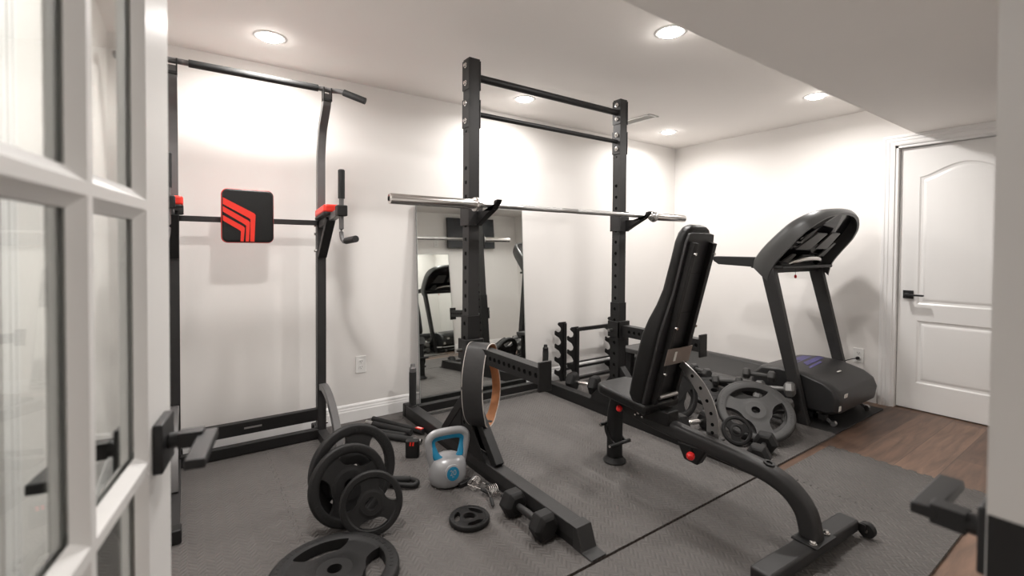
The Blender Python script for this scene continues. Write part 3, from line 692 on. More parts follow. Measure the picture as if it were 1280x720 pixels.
# ------------------------------------------------------------------ weight plates
def plate_mesh(R, th, hub=.062, hole=.0255, open_deg=32, inner=.50, bead=True, N=120):
    """rubber tri-grip plate lying in XY, centred on the origin"""
    b = MB(); bm = b.bm
    r1, r2 = max(hub*1.15, R*inner), R*.785
    # rings: hub, web and rim with their half thickness
    def half(rr):
        if rr < hub: return th*.46
        if rr < hub*1.12: return th*.46-(th*.10)*(rr-hub)/(hub*.12)
        if rr < r2*.97: return th*.36
        if rr < r2*1.03: return th*(.36+.14*(rr-r2*.97)/(r2*.06))
        e = (rr-(R-.012*R/.22))/(.012*R/.22)
        return th*.5 if e < 0 else th*.5*math.sqrt(max(0, 1-e*e*.8))
    rs = [hole, hole+.004, hub*.96, hub, hub*1.12]+[r1+(r2*.97-r1)*i/9 for i in range(0 if r1 > hub*1.13 else 1, 10)]+[r2*1.0, r2*1.03, (r2*1.03+R)/2, R*.945, R*.965, R*.985, R*.996, R]
    rs = sorted(set(round(x, 6) for x in rs)); K = len(rs)
    def ho(rr):
        k = (min(max(rr, r1), r2*.93)-r1)/(r2*.93-r1)
        return math.radians(open_deg)*(.42+.58*math.sqrt(max(0, 1-(1-k)**2)))
    # angular stations are warped so that webs end exactly on the openings
    M_ = N//3//2
    def theta(k, rr):       # k = 0..N-1
        sec, q = divmod(k, N//3); base = sec*2*PI/3; h = ho(max(rr, 0)); nopen = M_  # first half of each third: opening
        h2 = h
        if q < nopen: return base-h2+2*h2*q/nopen
        return base+h2+(2*PI/3-2*h2)*(q-nopen)/(N//3-nopen)
    V = {}
    for s_ in (0, 1):
        for i, rr in enumerate(rs):
            for k in range(N):
                a = theta(k, rr); z = half(rr)*(1 if s_ else -1); V[s_, i, k] = bm.verts.new((rr*math.cos(a), rr*math.sin(a), z))
    def is_open(i, k):
        rm = (rs[i]+rs[i+1])/2; return r1 < rm < r2*.985 and (k % (N//3)) < M_
    for i in range(K-1):
        for k in range(N):
            k2 = (k+1) % N
            if is_open(i, k): continue
            b.face([V[1, i, k], V[1, i+1, k], V[1, i+1, k2], V[1, i, k2]]); b.face([V[0, i, k], V[0, i, k2], V[0, i+1, k2], V[0, i+1, k]])
    # walls on the open boundary
    be = [e for e in bm.edges if len(e.link_faces) == 1]
    idx = {v: key for key, v in V.items()}
    for e in be:
        k0, k1 = idx[e.verts[0]], idx[e.verts[1]]
        if k0[0] == 1: b.face([V[1, k0[1], k0[2]], V[1, k1[1], k1[2]], V[0, k1[1], k1[2]], V[0, k0[1], k0[2]]])
    if bead:        # raised blocks of lettering around the rim, kept abstract
        rm = (r2*1.03+R*.945)/2; n = int(60*R/.22); sp = .75*2*PI/n
        for q in range(n):
            if (q % (n//3)) > n//3*.62: continue
            a = 2*PI*q/n; c = Vector((math.cos(a), math.sin(a), 0)); tt = Vector((-c.y, c.x, 0))
            for s_ in (-1, 1): b.obox(c*rm+Vector((0, 0, s_*th*.5)), tt, c, (0, 0, 1), (rm*sp*.5, (R*.93-r2*1.05)*.5, .0022))
    return b, hole
PLATES = {}
def plate(R, th, loc, normal, label, group, spin=0, m=RUBBER, ring=None, hub=None, xhint=(1, 0, 0)):
    mtx = frame_mtx(loc, normal, spin, xhint); key = (R, th, m.name)
    if key in PLATES: return copy_tree(PLATES[key], mtx, label, group)
    hub = hub or min(.062, R*.36)
    b, hole = plate_mesh(R, th, hub=hub, open_deg=43 if m is RUBG else 36, inner=.42 if m is RUBG else .47)
    o = b.build('weight_plate', m, world=False, smooth=35, merge=False); o.matrix_basis = mtx; tag(o, label, 'weight plate', group)
    if ring or (ring is None and m is RUBG):
        b = MB(); b.lathe([(hole, -th*.47), (hole+.004, -th*.47), (hole+.004, th*.47), (hole, th*.47), (hole-.001, th*.4), (hole-.001, -th*.4), (hole, -th*.47)], n=28); b.build('hub_ring', PLASTIC, o, world=False)
    PLATES[key] = o; return o
G1 = 'black tri-grip plates leaning left of the rack'
plate(.196, .038, (.615, 2.110, ZT+.192), (.10, -.985, .20), 'largest black weight plate standing rearmost of the three leaning plates', G1, spin=.3)
plate(.168, .034, (.572, 2.035, ZT+.166), (.08, -.975, .24), 'middle black weight plate standing between the largest and the smallest leaning plates', G1, spin=1.25)
plate(.127, .030, (.628, 1.905, ZT+.128), (-.26, -.93, .25), 'smallest black weight plate leaning frontmost against the two bigger ones', G1, spin=.55)
plate(.225, .045, (.430, 1.706, ZT+.0235), (0, 0, 1), 'large black weight plate lying flat at the bottom edge of the picture', None, spin=1.65)
plate(.088, .024, (1.008, 1.752, ZT+.0125), (0, 0, 1), 'small black weight plate lying flat on the mat in front of the kettlebell', None, spin=.5)
G2 = 'weight plates in the pile beside the treadmill'
nP = Vector((-.48, -.34, .81)).normalized(); uP = (Vector((0, 0, 1))-nP*nP.z).normalized()
cP = Vector((3.0, 1.545, ZT+.150))
plate(.225, .042, cP, nP, 'large grey weight plate lying tilted on top of the pile beside the treadmill', G2, spin=.95, m=RUBG)
plate(.225, .042, cP-nP*.046+uP*.052, nP, 'large grey weight plate directly beneath the top tilted one by the treadmill', G2, spin=.5, m=RUBG)
plate(.185, .036, (3.24, 1.98, ZT+.125), (-.25, -.18, .95), 'black weight plate tilted behind the big grey plate, against the treadmill deck', G2, spin=.2)
plate(.088, .024, (2.770, 1.540, ZT+.080), (-.60, -.60, .50), 'small weight plate propped in front of the big tilted grey plate', G2, spin=.9)
plate(.185, .036, (2.86, 2.05, ZT+.168), (-.25, -.88, .40), 'black weight plate standing tilted behind the bench ladder arc', G2, spin=1.4)

# ------------------------------------------------------------------ dumbbells
DBS = {}
def dumbbell(R, hl, gap, loc, axis, label, group=None, roll=0, m=RUBBER, hm=None):
    hm = hm or (CHROME if m is RUBBER else m)
    a = Vector(axis).normalized(); mtx = frame_mtx(loc, a, roll, (0, 0, 1)); key = (R, hl, gap, m.name)
    if key in DBS: return copy_tree(DBS[key], mtx, label, group)
    t = thing('hex_dumbbell', label, 'dumbbell', mtx=mtx, group=group)
    for s_ in (-1, 1):
        b = MB(); z0 = s_*gap/2; z1 = s_*(gap/2+hl); rings = []
        for z, k in ((z0, .62), (z0+s_*hl*.10, .86), (z0+s_*hl*.24, 1), (z1-s_*hl*.24, 1), (z1-s_*hl*.08, .84), (z1, .66)):
            rings.append([b.bm.verts.new((R*k*math.cos(PI/3*i+PI/6), R*k*math.sin(PI/3*i+PI/6), z)) for i in range(6)])
        for A_, B_ in zip(rings, rings[1:]):
            for i in range(6): b.face([A_[i], A_[(i+1) % 6], B_[(i+1) % 6], B_[i]])
        b.face(rings[0]); b.face(rings[-1]); b.build('hex_head', m, t, world=False, bevel=.003, smooth=25)
    b = MB(); pr = [(.0125+.0035*math.cos(PI*(i/8-1)) if 0 else .0135+.0030*math.sin(PI*i/8), -gap/2-.004+(gap+.008)*i/8) for i in range(9)]; b.lathe(pr, n=18); b.build('handle', hm, t, world=False)
    DBS[key] = t; return t
dumbbell(.062, .080, .13, (1.197, 1.582, ZT+.054), (.02, -1, 0), 'black hex dumbbell lying beside the left rack foot', roll=0, hm=CHAR)
GD = 'hex dumbbells around the rack and treadmill'
dumbbell(.085, .080, .12, (2.700, 2.815, ZT+.075), (.36, -.93, 0), 'black hex dumbbell with chrome handle on the mat by the notched stand', GD)
dumbbell(.070, .080, .13, (2.72, 1.80, ZT+.062), (.95, -.30, 0), 'dark hex dumbbell lying behind the bench ladder arc', GD)
dumbbell(.066, .085, .135, (2.69, 1.345, ZT+.058), (.95, .30, 0), 'black hex dumbbell in front of the big tilted grey plate', GD, hm=CHAR)
GI = 'small grey iron dumbbells piled by the treadmill'
dumbbell(.052, .065, .12, (3.335, 1.590, ZT+.046), (.05, -1, 0), 'grey iron dumbbell on the floor beside the treadmill post foot', GI, m=IRON)
dumbbell(.052, .065, .12, (3.335, 1.600, ZT+.137), (.05, -1, 0), 'grey iron dumbbell stacked on the floor one beside the treadmill post', GI, m=IRON)
dumbbell(.052, .065, .12, (3.36, 1.60, ZT+.228), (.25, -.95, .12), 'light grey iron dumbbell lying on top of the pile at the treadmill post', GI, m=IRON)
dumbbell(.042, .050, .11, (3.40, 2.20, ZT+.215), (.35, .95, 0), 'small grey hex dumbbell standing out above the deck edge, left one', GI, m=RUBG)
dumbbell(.042, .050, .11, (3.33, 1.93, ZT+.205), (.5, -.85, .05), 'small grey hex dumbbell resting on the pile in front of the treadmill deck', GI, m=RUBG)
dumbbell(.042, .050, .11, (3.38, 1.72, ZT+.292), (.35, -.95, 0), 'small dark grey hex dumbbell topmost on the pile near the treadmill post', GI, m=RUBG)
dumbbell(.070, .080, .13, (2.82, 2.62, ZT+.062), (.8, .6, 0), 'dark hex dumbbell behind the bench seat in front of the low step', GD)

# ------------------------------------------------------------------ kettlebell
kb = thing('kettlebell', 'silver vinyl kettlebell with blue handle lining and round blue badge', 'kettlebell', (1.082, 2.105, ZT), math.radians(-9)); kb.scale = (.89, .89, .95)
b = MB(); b.lathe([(0, .001), (.072, .001), (.083, .008)], n=36); b.build('base_pad', RUBBER, kb, world=False)
b = MB(); b.lathe([(.084, .004), (.098, .016), (.106, .040), (.108, .070), (.106, .100), (.098, .124), (.082, .143), (.056, .156), (.028, .162), (0, .163)], n=48)
b.bm.transform(Matrix.Diagonal((1, .86, 1, 1))); b.build('bell', SILVER, kb, world=False, smooth=60)
hp = smooth_path([(-.088, 0, .105), (-.098, 0, .150), (-.110, 0, .205), (-.110, 0, .245), (-.085, 0, .270), (-.040, 0, .277), (.040, 0, .277), (.085, 0, .270), (.110, 0, .245), (.110, 0, .205), (.098, 0, .150), (.088, 0, .105)], 5)
b = MB(); b.sweep(hp, [(.021*math.cos(2*PI*i/14), .0165*math.sin(2*PI*i/14)) for i in range(14)], up=(0, 1, 0)); b.build('handle', SILVER, kb, world=False, smooth=60)
ip = smooth_path([(-.050, -.030, .140), (-.070, -.014, .158), (-.089, 0, .200), (-.091, 0, .235), (-.074, 0, .250), (-.040, 0, .256), (.040, 0, .256), (.074, 0, .250), (.091, 0, .235), (.089, 0, .200), (.070, -.014, .158), (.050, -.030, .140)], 5)
b = MB(); b.sweep(ip, [(.0205*math.cos(2*PI*i/14), .008*math.sin(2*PI*i/14)) for i in range(14)], up=(0, 1, 0)); b.build('handle_lining', BLUE, kb, world=False, smooth=60, label='blue lining inside the handle')
b = MB(); b.lathe([(0, .012), (.040, .012), (.044, .009), (.044, -.012)], (0, -.087, .088), (0, -1, .10), 36); bg = b.build('badge_rim', SILVER, kb, world=False)
b = MB(); b.lathe([(0, .0135), (.035, .0135), (.0355, .011)], (0, -.087, .088), (0, -1, .10), 36); bd = b.build('badge', BLUE, kb, world=False, label='round blue badge with the number 20')
def text_mesh(body, size, parent, mtx, m, ext=.0006):
    c = bpy.data.curves.new('lettering', 'FONT'); c.body = body; c.size = size; c.extrude = ext; c.align_x = 'CENTER'; c.align_y = 'CENTER'
    o = bpy.data.objects.new('lettering', c); COL.objects.link(o); dg = bpy.context.evaluated_depsgraph_get(); dg.update()
    me = bpy.data.meshes.new_from_object(o.evaluated_get(dg)); bpy.data.objects.remove(o)
    me.transform(mtx); q = bpy.data.objects.new('lettering', me); COL.objects.link(q); me.materials.clear(); me.materials.append(m); q.parent = parent; return q
tm = frame_mtx(Vector((0, -.087, .088))+Vector((0, -1, .10)).normalized()*.0135, (0, -1, .10), 0, (1, 0, 0))
text_mesh('20', .038, bd, tm @ Matrix.Translation((0, .004, 0)), SILVER); text_mesh('lbs', .011, bd, tm @ Matrix.Translation((0, -.015, 0)), SILVER)

# ------------------------------------------------------------------ weightlifting belt on the left spotter arm
wd = Vector((-.54, .84, 0)).normalized(); dv = Vector((.84, .54, 0))
belt = thing('lifting_belt', 'black and tan leather weightlifting belt hanging over the left spotter arm', 'belt', (1.30, 2.10, .69))
cb = Vector((1.285, 2.125, .668))
def belt_pt(u, z): return cb+dv*u*(1.25 if u < 0 else 2.1)+Vector((0, 0, z))
loop = smooth_path([belt_pt(*q) for q in ((.040, -.035), (.025, .012), (-.015, .018), (-.045, -.03), (-.068, -.12), (-.072, -.22), (-.055, -.33), (-.012, -.405), (.045, -.42), (.080, -.37), (.098, -.28), (.088, -.17), (.060, -.09), (.040, -.045))], 6)
def ribbon(b, path, w, off, th, wfun=None):
    rows = []; n = len(path)
    for i, p in enumerate(path):
        t = (path[min(i+1, n-1)]-path[max(i-1, 0)]).normalized(); nn = wd.cross(t).normalized(); ww = w if wfun is None else w*wfun(i/(n-1))
        rows.append([b.bm.verts.new(p+nn*(off+dn)+wd*dw) for dn, dw in ((0, -ww/2), (0, ww/2), (th, ww/2), (th, -ww/2))])
    for A_, B_ in zip(rows, rows[1:]):
        for j in range(4): b.face([A_[j], A_[(j+1) % 4], B_[(j+1) % 4], B_[j]])
    b.face(rows[0]); b.face(rows[-1]); return b
wf = lambda t: 1.0 if t < .48 else max(.40, 1-(t-.48)*3.2)
b = MB(); ribbon(b, loop, .118, .003, .005, wf); b.build('outer_leather', BLEATH, belt, smooth=50)
b = MB(); ribbon(b, loop, .116, -.001, .0038, wf); b.build('inner_leather', TAN, belt, smooth=50, label='tan inner side of the belt')
b = MB()
for s_ in (-1, 1):
    pp = [p+wd*s_*.059*wf(i/(len(loop)-1))+wd.cross((loop[min(i+1, len(loop)-1)]-loop[max(i-1, 0)]).normalized()).normalized()*.0055 for i, p in enumerate(loop)]; b.tube(pp, .0032, 6)
b.build('edge_binding', STITCH, belt)
b = MB(); c0 = belt_pt(.047, -.055); b.tube([c0+wd*.024+Vector((0, 0, .02)), c0-wd*.024+Vector((0, 0, .02)), c0-wd*.024-Vector((0, 0, .02)), c0+wd*.024-Vector((0, 0, .02))], .003, 8, up=dv, closed=True); b.cyl(c0+Vector((0, 0, .02)), c0-Vector((0, 0, .022)), .0025, 8); b.build('buckle', CHROME, belt)
b = MB(); b.obox(belt_pt(.045, -.424), wd, dv, (0, 0, 1), (.06, .03, .014)); b.build('belt_loop', BLEATH, belt, bevel=.003)

# ------------------------------------------------------------------ small gear on the mat
GB = 'foam covered grip bars lying by the back wall'
def grip_bar(p, q, r, label, tip=.05, red=False):
    p, q = Vector(p), Vector(q); d = (q-p).normalized(); t = thing('grip_bar', label, 'exercise bar', tuple((p+q)/2), group=GB)
    b = MB(); b.cyl(p+d*tip, q, r, 18); b.build('foam_sleeve', FOAM, t)
    b = MB(); b.lathe([(r*.55, 0), (r*.8, 0), (r*.8, tip+.02), (0, tip+.02)], p, d, 18); b.build('steel_end', STEEL, t)
    if red:
        b = MB(); b.obox(q-d*.03+Vector((0, 0, r)), d, d.cross(Vector((0, 0, 1))), (0, 0, 1), (.05, .026, .004)); lb = b.build('label_frame', RED, t)
        b = MB(); b.obox(q-d*.03+Vector((0, 0, r+.002)), d, d.cross(Vector((0, 0, 1))), (0, 0, 1), (.038, .010, .003)); b.build('label_print', WHITEP, lb)
    return t
grip_bar((1.045, 3.135, ZT+.021), (1.232, 2.735, ZT+.021), .018, 'grip bar with a red and white label, reaching to the rack foot', tip=.0, red=True)
grip_bar((.985, 3.095, ZT+.021), (1.165, 2.765, ZT+.021), .0195, 'grip bar with a bright steel end nearest the baseboard', tip=.06)
grip_bar((.915, 3.02, ZT+.019), (1.115, 2.74, ZT+.019), .0185, 'grip bar lying second from the camera side, dark ended', tip=0)
grip_bar((1.165, 2.610, ZT+.019), (.925, 2.93, ZT+.019), .0185, 'grip bar with a steel end pointing at the black block', tip=.055)
t = thing('rubber_block', 'small black block with red marks standing left of the kettlebell', 'block', (1.055, 2.485, ZT), math.radians(-35))
b = MB(); b.prism(rrect(.075, .05, .012), (0, 0, .001), (1, 0, 0), (0, 1, 0), (0, 0, 1), .095); b.build('body', RUBBER, t, world=False, bevel=.004)
b = MB(); [b.prism([(x, .070), (x+.010, .070), (x+.013, .092), (x+.003, .092)], (0, -.0255, 0), (1, 0, 0), (0, 0, 1), (0, 1, 0), .0006) for x in (-.014, .002)]; b.build('red_mark', RED, t, world=False, split=True)
# looped rubber handle beside the plates
t = thing('strap_handle', 'black looped strap handle on the mat right of the leaning plates', 'handle', (.90, 2.20, ZT))
b = MB(); b.tube(smooth_path([(.80, 2.27, ZT+.016), (.86, 2.262, ZT+.018), (.925, 2.215, ZT+.018), (.945, 2.165, ZT+.018), (.915, 2.145, ZT+.018), (.875, 2.175, ZT+.018), (.83, 2.22, ZT+.016), (.80, 2.25, ZT+.016)], 5), .0125, 12); b.build('webbing_loop', RUBBER, t)
b = MB(); b.cyl((.845, 2.262, ZT+.019), (.925, 2.212, ZT+.019), .0165, 14); b.build('grip', FOAM, t)
# spring collars
def spring(loc, rot, label, first=[None]):
    m_ = Matrix.Translation(loc) @ Matrix.Rotation(rot, 4, 'Z')
    if first[0]: return copy_tree(first[0], m_, label, 'chrome spring collars')
    t = thing('spring_collar', label, 'spring collar', mtx=m_, group='chrome spring collars')
    b = MB(); pts = [(-.024+.048*i/72, .027*math.cos(2*PI*i/14.4), .0285+.027*math.sin(2*PI*i/14.4)) for i in range(73)]
    b.tube([Vector(p) for p in pts], .0022, 6, up=(1, 0, 0)); b.build('coil', CHROME, t, world=False)
    for x, y, s_ in ((-.024, .055, 1), (.024, .055, -1)):
        b = MB(); b.tube([(x, .026, .030), (x+s_*-.004, -.050, .022)], .0022, 6); b.build('wire_arm', CHROME, t, world=False)
        b = MB(); b.lathe([(0, 0), (.007, .002), (.0085, .02), (.008, .055), (.004, .060), (0, .060)], (x-s_*.004, -.045, .022), (-s_*.15, -1, -.18), 12); b.build('grip_sleeve', FOAM, t, world=False)
    first[0] = t; return t
spring((1.165, 1.975, ZT), math.radians(35), 'chrome spring collar nearest the kettlebell')
spring((1.203, 1.868, ZT), math.radians(-12), 'chrome spring collar touching the left rack foot')
b = MB(); b.prism(rrect(.085, .030, .006), (0, 0, .0005), (1, 0, 0), (0, 1, 0), (0, 0, 1), .022); o = b.build('rubber_wedge', RUBBER, world=False, bevel=.004); o.matrix_basis = Matrix.Translation((1.145, 2.035, ZT)) @ Matrix.Rotation(.15, 4, 'Z'); tag(o, 'small black rubber wedge at the foot of the kettlebell', 'wedge')

# ------------------------------------------------------------------ notched storage stand behind the rack
st = thing('notched_bar_stand', 'low black steel storage stand with notched end plates near the back wall', 'storage stand', (3.1, 3.05, ZT))
def notched(X, Y, zt):
    b = MB(); pts = [(.036, ZT+.001), (.036, zt), (-.045, zt), (-.060, zt-.014), (-.048, zt-.030)]
    for k in range(4):
        zz = zt-.042-k*.116
        pts += [(-.026, zz-.004), (-.018, zz-.020), (-.024, zz-.038), (-.044, zz-.046), (-.066, zz-.040), (-.082, zz-.028), (-.092, zz-.034), (-.092, zz-.064), (-.066, zz-.082), (-.040, zz-.098)]
    pts += [(-.020, ZT+.001)]
    pts = [p for p in pts if p[1] >= ZT+.001]
    b.prism(pts, (X, Y-.004, 0), (1, 0, 0), (0, 0, 1), (0, 1, 0), .008); return b
SX, SX1, SY0, SY1 = 2.775, 3.41, 3.0, 3.165
for X in (SX, SX1):
    for Y, zt in ((SY0, .525), (SY1, .545)):
        notched(X, Y, zt).build('notched_plate', BLACK, st, smooth=0)
        b = MB(); b.box((X+.006, Y-.016, ZT+.001), (X+.036, Y+.016, zt-.012)); b.build('end_post', BLACK, st, bevel=.002)
b = MB(); b.beam((SX+.02, SY0, .500), (SX1, SY0, .500), .022, .032); b.build('top_rail', BLACK, st, bevel=.002)
b = MB(); b.beam((SX+.02, SY0, .07), (SX1, SY0, .07), .022, .025).beam((SX+.02, SY1, .115), (SX1, SY1, .115), .022, .02).beam((SX+.02, SY1, .16), (SX1, SY1, .16), .02, .012); b.build('lower_rail', BLACK, st, bevel=.002, split=True)
# low step behind the bench
sp = thing('exercise_step', 'low grey topped exercise step with black legs behind the bench', 'step', (3.05, 2.33, ZT), 0)
b = MB(); b.prism(rrect(.42, .30, .03), (3.07, 2.42, .385), (1, 0, 0), (0, 1, 0), (0, 0, 1), .035); b.build('platform', RUBG, sp, bevel=.006)
for sx in (-.16, .16):
    for sy in (-.10, .10):
        b = MB(); b.beam((3.07+sx, 2.42+sy, ZT+.001), (3.07+sx*.9, 2.42+sy*.9, .385), .045, .045, up=(0, 1, 0)); b.build('leg', BLACK, sp, bevel=.004)
b = MB(); b.beam((2.93, 2.32, .20), (3.21, 2.32, .20), .03, .04).beam((2.93, 2.52, .20), (3.21, 2.52, .20), .03, .04); b.build('leg_brace', BLACK, sp, bevel=.003, split=True)

# ------------------------------------------------------------------ adjustable bench
BX = 1.975
bn = thing('adjustable_bench', 'black adjustable weight bench with its back pad raised nearly upright', 'weight bench', (BX, 1.3, ZT))
rp = smooth_path([(BX, 1.86, .405), (BX, 1.62, .335), (BX+.003, 1.30, .305), (BX+.008, 1.06, .287), (BX+.012, .95, .270), (BX+.016, .875, .235), (BX+.020, .825, .175), (BX+.022, .805, .10), (BX+.022, .800, .058)], 6)
b = MB(); b.sweep(rp, [(x, y) for x, y in rrect(.076, .070, .022, 4)], up=(1, 0, 0)); b.build('main_tube', CHAR, bn, smooth=50)
# rear foot across X, slightly turned
fa = Vector((1, -.055, 0)).normalized(); fc = Vector((BX-.01, .80, ZT+.045)); fside = Vector((.055, 1, 0)).normalized()
b = MB(); b.obox(fc, fa, fside, (0, 0, 1), (.66, .078, .050)); foot = b.build('rear_foot', CHAR, bn, bevel=.010, seg=3)
b = MB(); b.obox(Vector((BX+.022, .795, ZT+.073)), fa, fside, (0, 0, 1), (.15, .095, .006)); b.build('mount_plate', BLACK, foot, bevel=.001)
b = MB()
for s_ in (-1, 1): b.lathe([(0, .016), (.008, .016), (.011, .012), (.011, .006), (.014, .005), (.014, 0)], (BX+.022+s_*.058, .775, ZT+.076), (0, 0, 1), 14)
b.build('bolt', CHROME, foot, split=True)
for s_ in (1, -1):
    wc = fc+fa*s_*.345+Vector((0, -.060, -.012))
    b = MB(); b.lathe([(.010, -.014), (.028, -.014), (.031, -.010), (.031, .010), (.028, .014), (.010, .014)], wc, fa, 28); wh = b.build('wheel', RUBBER, foot)
    b = MB(); b.lathe([(0, -.018), (.009, -.017), (.010, 0), (.009, .017), (0, .018)], wc, fa, 14); b.build('axle_cap', CHROME, wh)
    b = MB(); b.obox(wc+Vector((0, .040, .012))-fa*s_*.022, fa, fside, (0, 0, 1), (.006, .085, .030)); b.build('wheel_bracket', BLACK, wh)
b = MB(); b.box((fc.x-.33, .775, ZT+.001), (fc.x-.27, .83, ZT+.022)).box((fc.x+.24, .768, ZT+.001), (fc.x+.29, .81, ZT+.022)); b.build('foot_pad', RUBBER, foot, split=True)
# front post
b = MB(); b.sweep(smooth_path([(BX-.004, 1.80, ZT+.03), (BX-.004, 1.80, .20), (BX-.004, 1.795, .30), (BX, 1.775, .37), (BX, 1.74, .395)], 5), rrect(.060, .085, .018, 3), up=(1, 0, 0)); b.build('front_post', BLACK, bn, smooth=50)
b = MB(); b.lathe([(0, 0), (.062, 0), (.064, .006), (.052, .018), (.045, .030), (0, .030)], (BX-.004, 1.80, ZT+.001), n=32); b.build('front_foot', RUBBER, bn)
for s_ in (-1, 1):
    b = MB(); b.prism([(0, 0), (.045, .02), (.075, .062), (.085, .115), (.072, .115), (.055, .07), (.03, .035), (0, .018)], (BX-.004+s_*.040, 1.755, .115), (0, 1, 0), (0, 0, 1), (s_, 0, 0), .008)
    b.bm.transform(Matrix()); b.build('foot_hook_plate', BLACK, bn, bevel=.001)
b = MB(); b.cyl((BX-.085, 1.76, .125), (BX+.075, 1.76, .125), .010, 14).cyl((BX-.085, 1.835, .222), (BX+.075, 1.835, .222), .010, 14); fh = b.build('foot_hook_bar', BLACK, bn, split=True)
b = MB(); [b.lathe([(0, .005), (.007, .003), (.008, 0)], (BX-.085, y, z), (-1, 0, 0), 12) for y, z in ((1.76, .125), (1.835, .222))]; b.build('end_cap', CHROME, fh, split=True)
# seat frame and seat pad
b = MB(); b.beam((BX, 1.85, .375), (BX, 1.50, .352), .05, .045); b.build('seat_frame', BLACK, bn, bevel=.003)
sn = Vector((0, .10, 1)).normalized(); sy = Vector((0, 1, -.10)).normalized() if False else Vector((0, 1, .09)).normalized(); sn = Vector((1, 0, 0)).cross(sy)
seat_pts = [(-.105, .165), (.105, .165), (.135, .125), (.14, -.19), (-.14, -.19), (-.135, .125)]
b = MB(); b.prism(seat_pts, (BX, 1.675, .402), (1, 0, 0), sy, sn, .052); b.build('seat_pad', VINYL, bn, bevel=.016, seg=4, label='black vinyl seat pad')
b = MB(); b.prism([(x*.86, y*.9) for x, y in seat_pts], (BX, 1.675, .394), (1, 0, 0), sy, sn, .010); b.build('seat_board', BLACK, bn)
# back pad: leaning slightly toward the viewer
bd = Vector((0, -.235, .885)).normalized(); bnm = Vector((1, 0, 0)).cross(bd)   # bnm points to the viewer side
if bnm.y > 0: bnm = -bnm
bo = Vector((BX, 1.515, .415)); L = .925
prof = [(-.13, 0), (.13, 0), (.142, .03), (.142, .40), (.125, .52), (.112, .60), (.112, L-.075), (.10, L-.035), (.07, L-.008), (-.07, L-.008), (-.10, L-.035), (-.112, L-.075), (-.112, .60), (-.125, .52), (-.142, .40), (-.142, .03)]
def back_layer(b, s0, s1, k0=1, pr=None):
    pr = pr or prof
    return b.prism([(x*k0, y) for x, y in pr], bo-bnm*s1, (1, 0, 0), bd, bnm, s1-s0)
b = MB(); rings = []
for t_, hw, th_ in ((0, .118, .050), (.012, .134, .075), (.04, .143, .090), (.20, .146, .096), (.36, .144, .094), (.44, .136, .084), (.52, .124, .068), (.60, .114, .060), (.75, .112, .058), (L-.085, .112, .058), (L-.045, .104, .056), (L-.018, .086, .050), (L-.004, .062, .036), (L, .045, .022)):
    c_ = bo+bd*t_-bnm*.048 if th_ > .058 else bo+bd*t_-bnm*.029
    c_ = bo+bd*t_-bnm*(max(th_, .058)/2 if th_ >= .058 or t_ > .3 else .045)
    rings.append([b.bm.verts.new(c_+Vector((x, 0, 0))+bnm*y) for x, y in rrect(2*hw, th_, min(.024, th_*.45), 4)])
for A_, B_ in zip(rings, rings[1:]):
    n = len(A_)
    for j in range(n): b.face([A_[j], A_[(j+1) % n], B_[(j+1) % n], B_[j]])
b.face(rings[0]); b.face(rings[-1]); pd = b.build('back_pad', VINYL, bn, smooth=60, label='black vinyl back pad, thick and wide at the bottom')
pp = [bo+bd*t_-bnm*.056+Vector((s2*hw, 0, 0)) for s2 in (-1,) for t_, hw in ((.04, .1435), (.20, .1465), (.36, .1445), (.44, .1365), (.52, .1245), (.60, .1145), (.75, .1125), (L-.085, .1125))]
b = MB(); back_layer(b, -.012, .002, .94, [(x, min(max(y, .02), L-.03)) for x, y in prof]); b.build('backing_board', PLASTIC, bn, bevel=.002)
bk0 = bo+bnm*.012
b = MB(); 
for z0 in (.30, .50, .70): b.prism([(-.10, z0), (.10, z0), (.10, z0+.003), (-.10, z0+.003)], bk0, (1, 0, 0), bd, bnm, .0015)
b.build('board_seam', BLACK, bn, split=True)
for s_ in (-1, 1):
    b = MB(); p0 = bk0+Vector((s_*.075 + (.0), 0, 0)); b.beam(p0+bd*.03+bnm*.016, p0+bd*(L-.07)+bnm*.016, .026, .030, up=bnm); bf_ = b.build('back_frame_rail', BLACK, bn, bevel=.003)
    b = MB()
    for z0 in (.20, .44, L-.12): b.lathe([(0, .010), (.007, .010), (.008, 0)], p0+bd*z0+bnm*.031, bnm, 12)
    b.build('bolt', CHROME, bf_, split=True)
b = MB(); b.obox(bk0+bd*.29+bnm*.034, (1, 0, 0), bd, bnm, (.19, .085, .004)); pl = b.build('spec_plate', mat('spec_plate', (.30, .25, .22), .4, metal=.6), bn, label='brushed metal information plate')
b = MB(); b.obox(bk0+bd*.29+bnm*.037+Vector((-.03, 0, 0)), (1, 0, 0), bd, bnm, (.018, .05, .001)); b.build('plate_print', STICK, pl)
b = MB(); b.cyl(bk0+bd*.07+bnm*.03+Vector((-.07, 0, 0)), bk0+bd*.07+bnm*.03+Vector((.07, 0, 0)), .012, 16); b.build('pivot_tube', STEEL, bn)
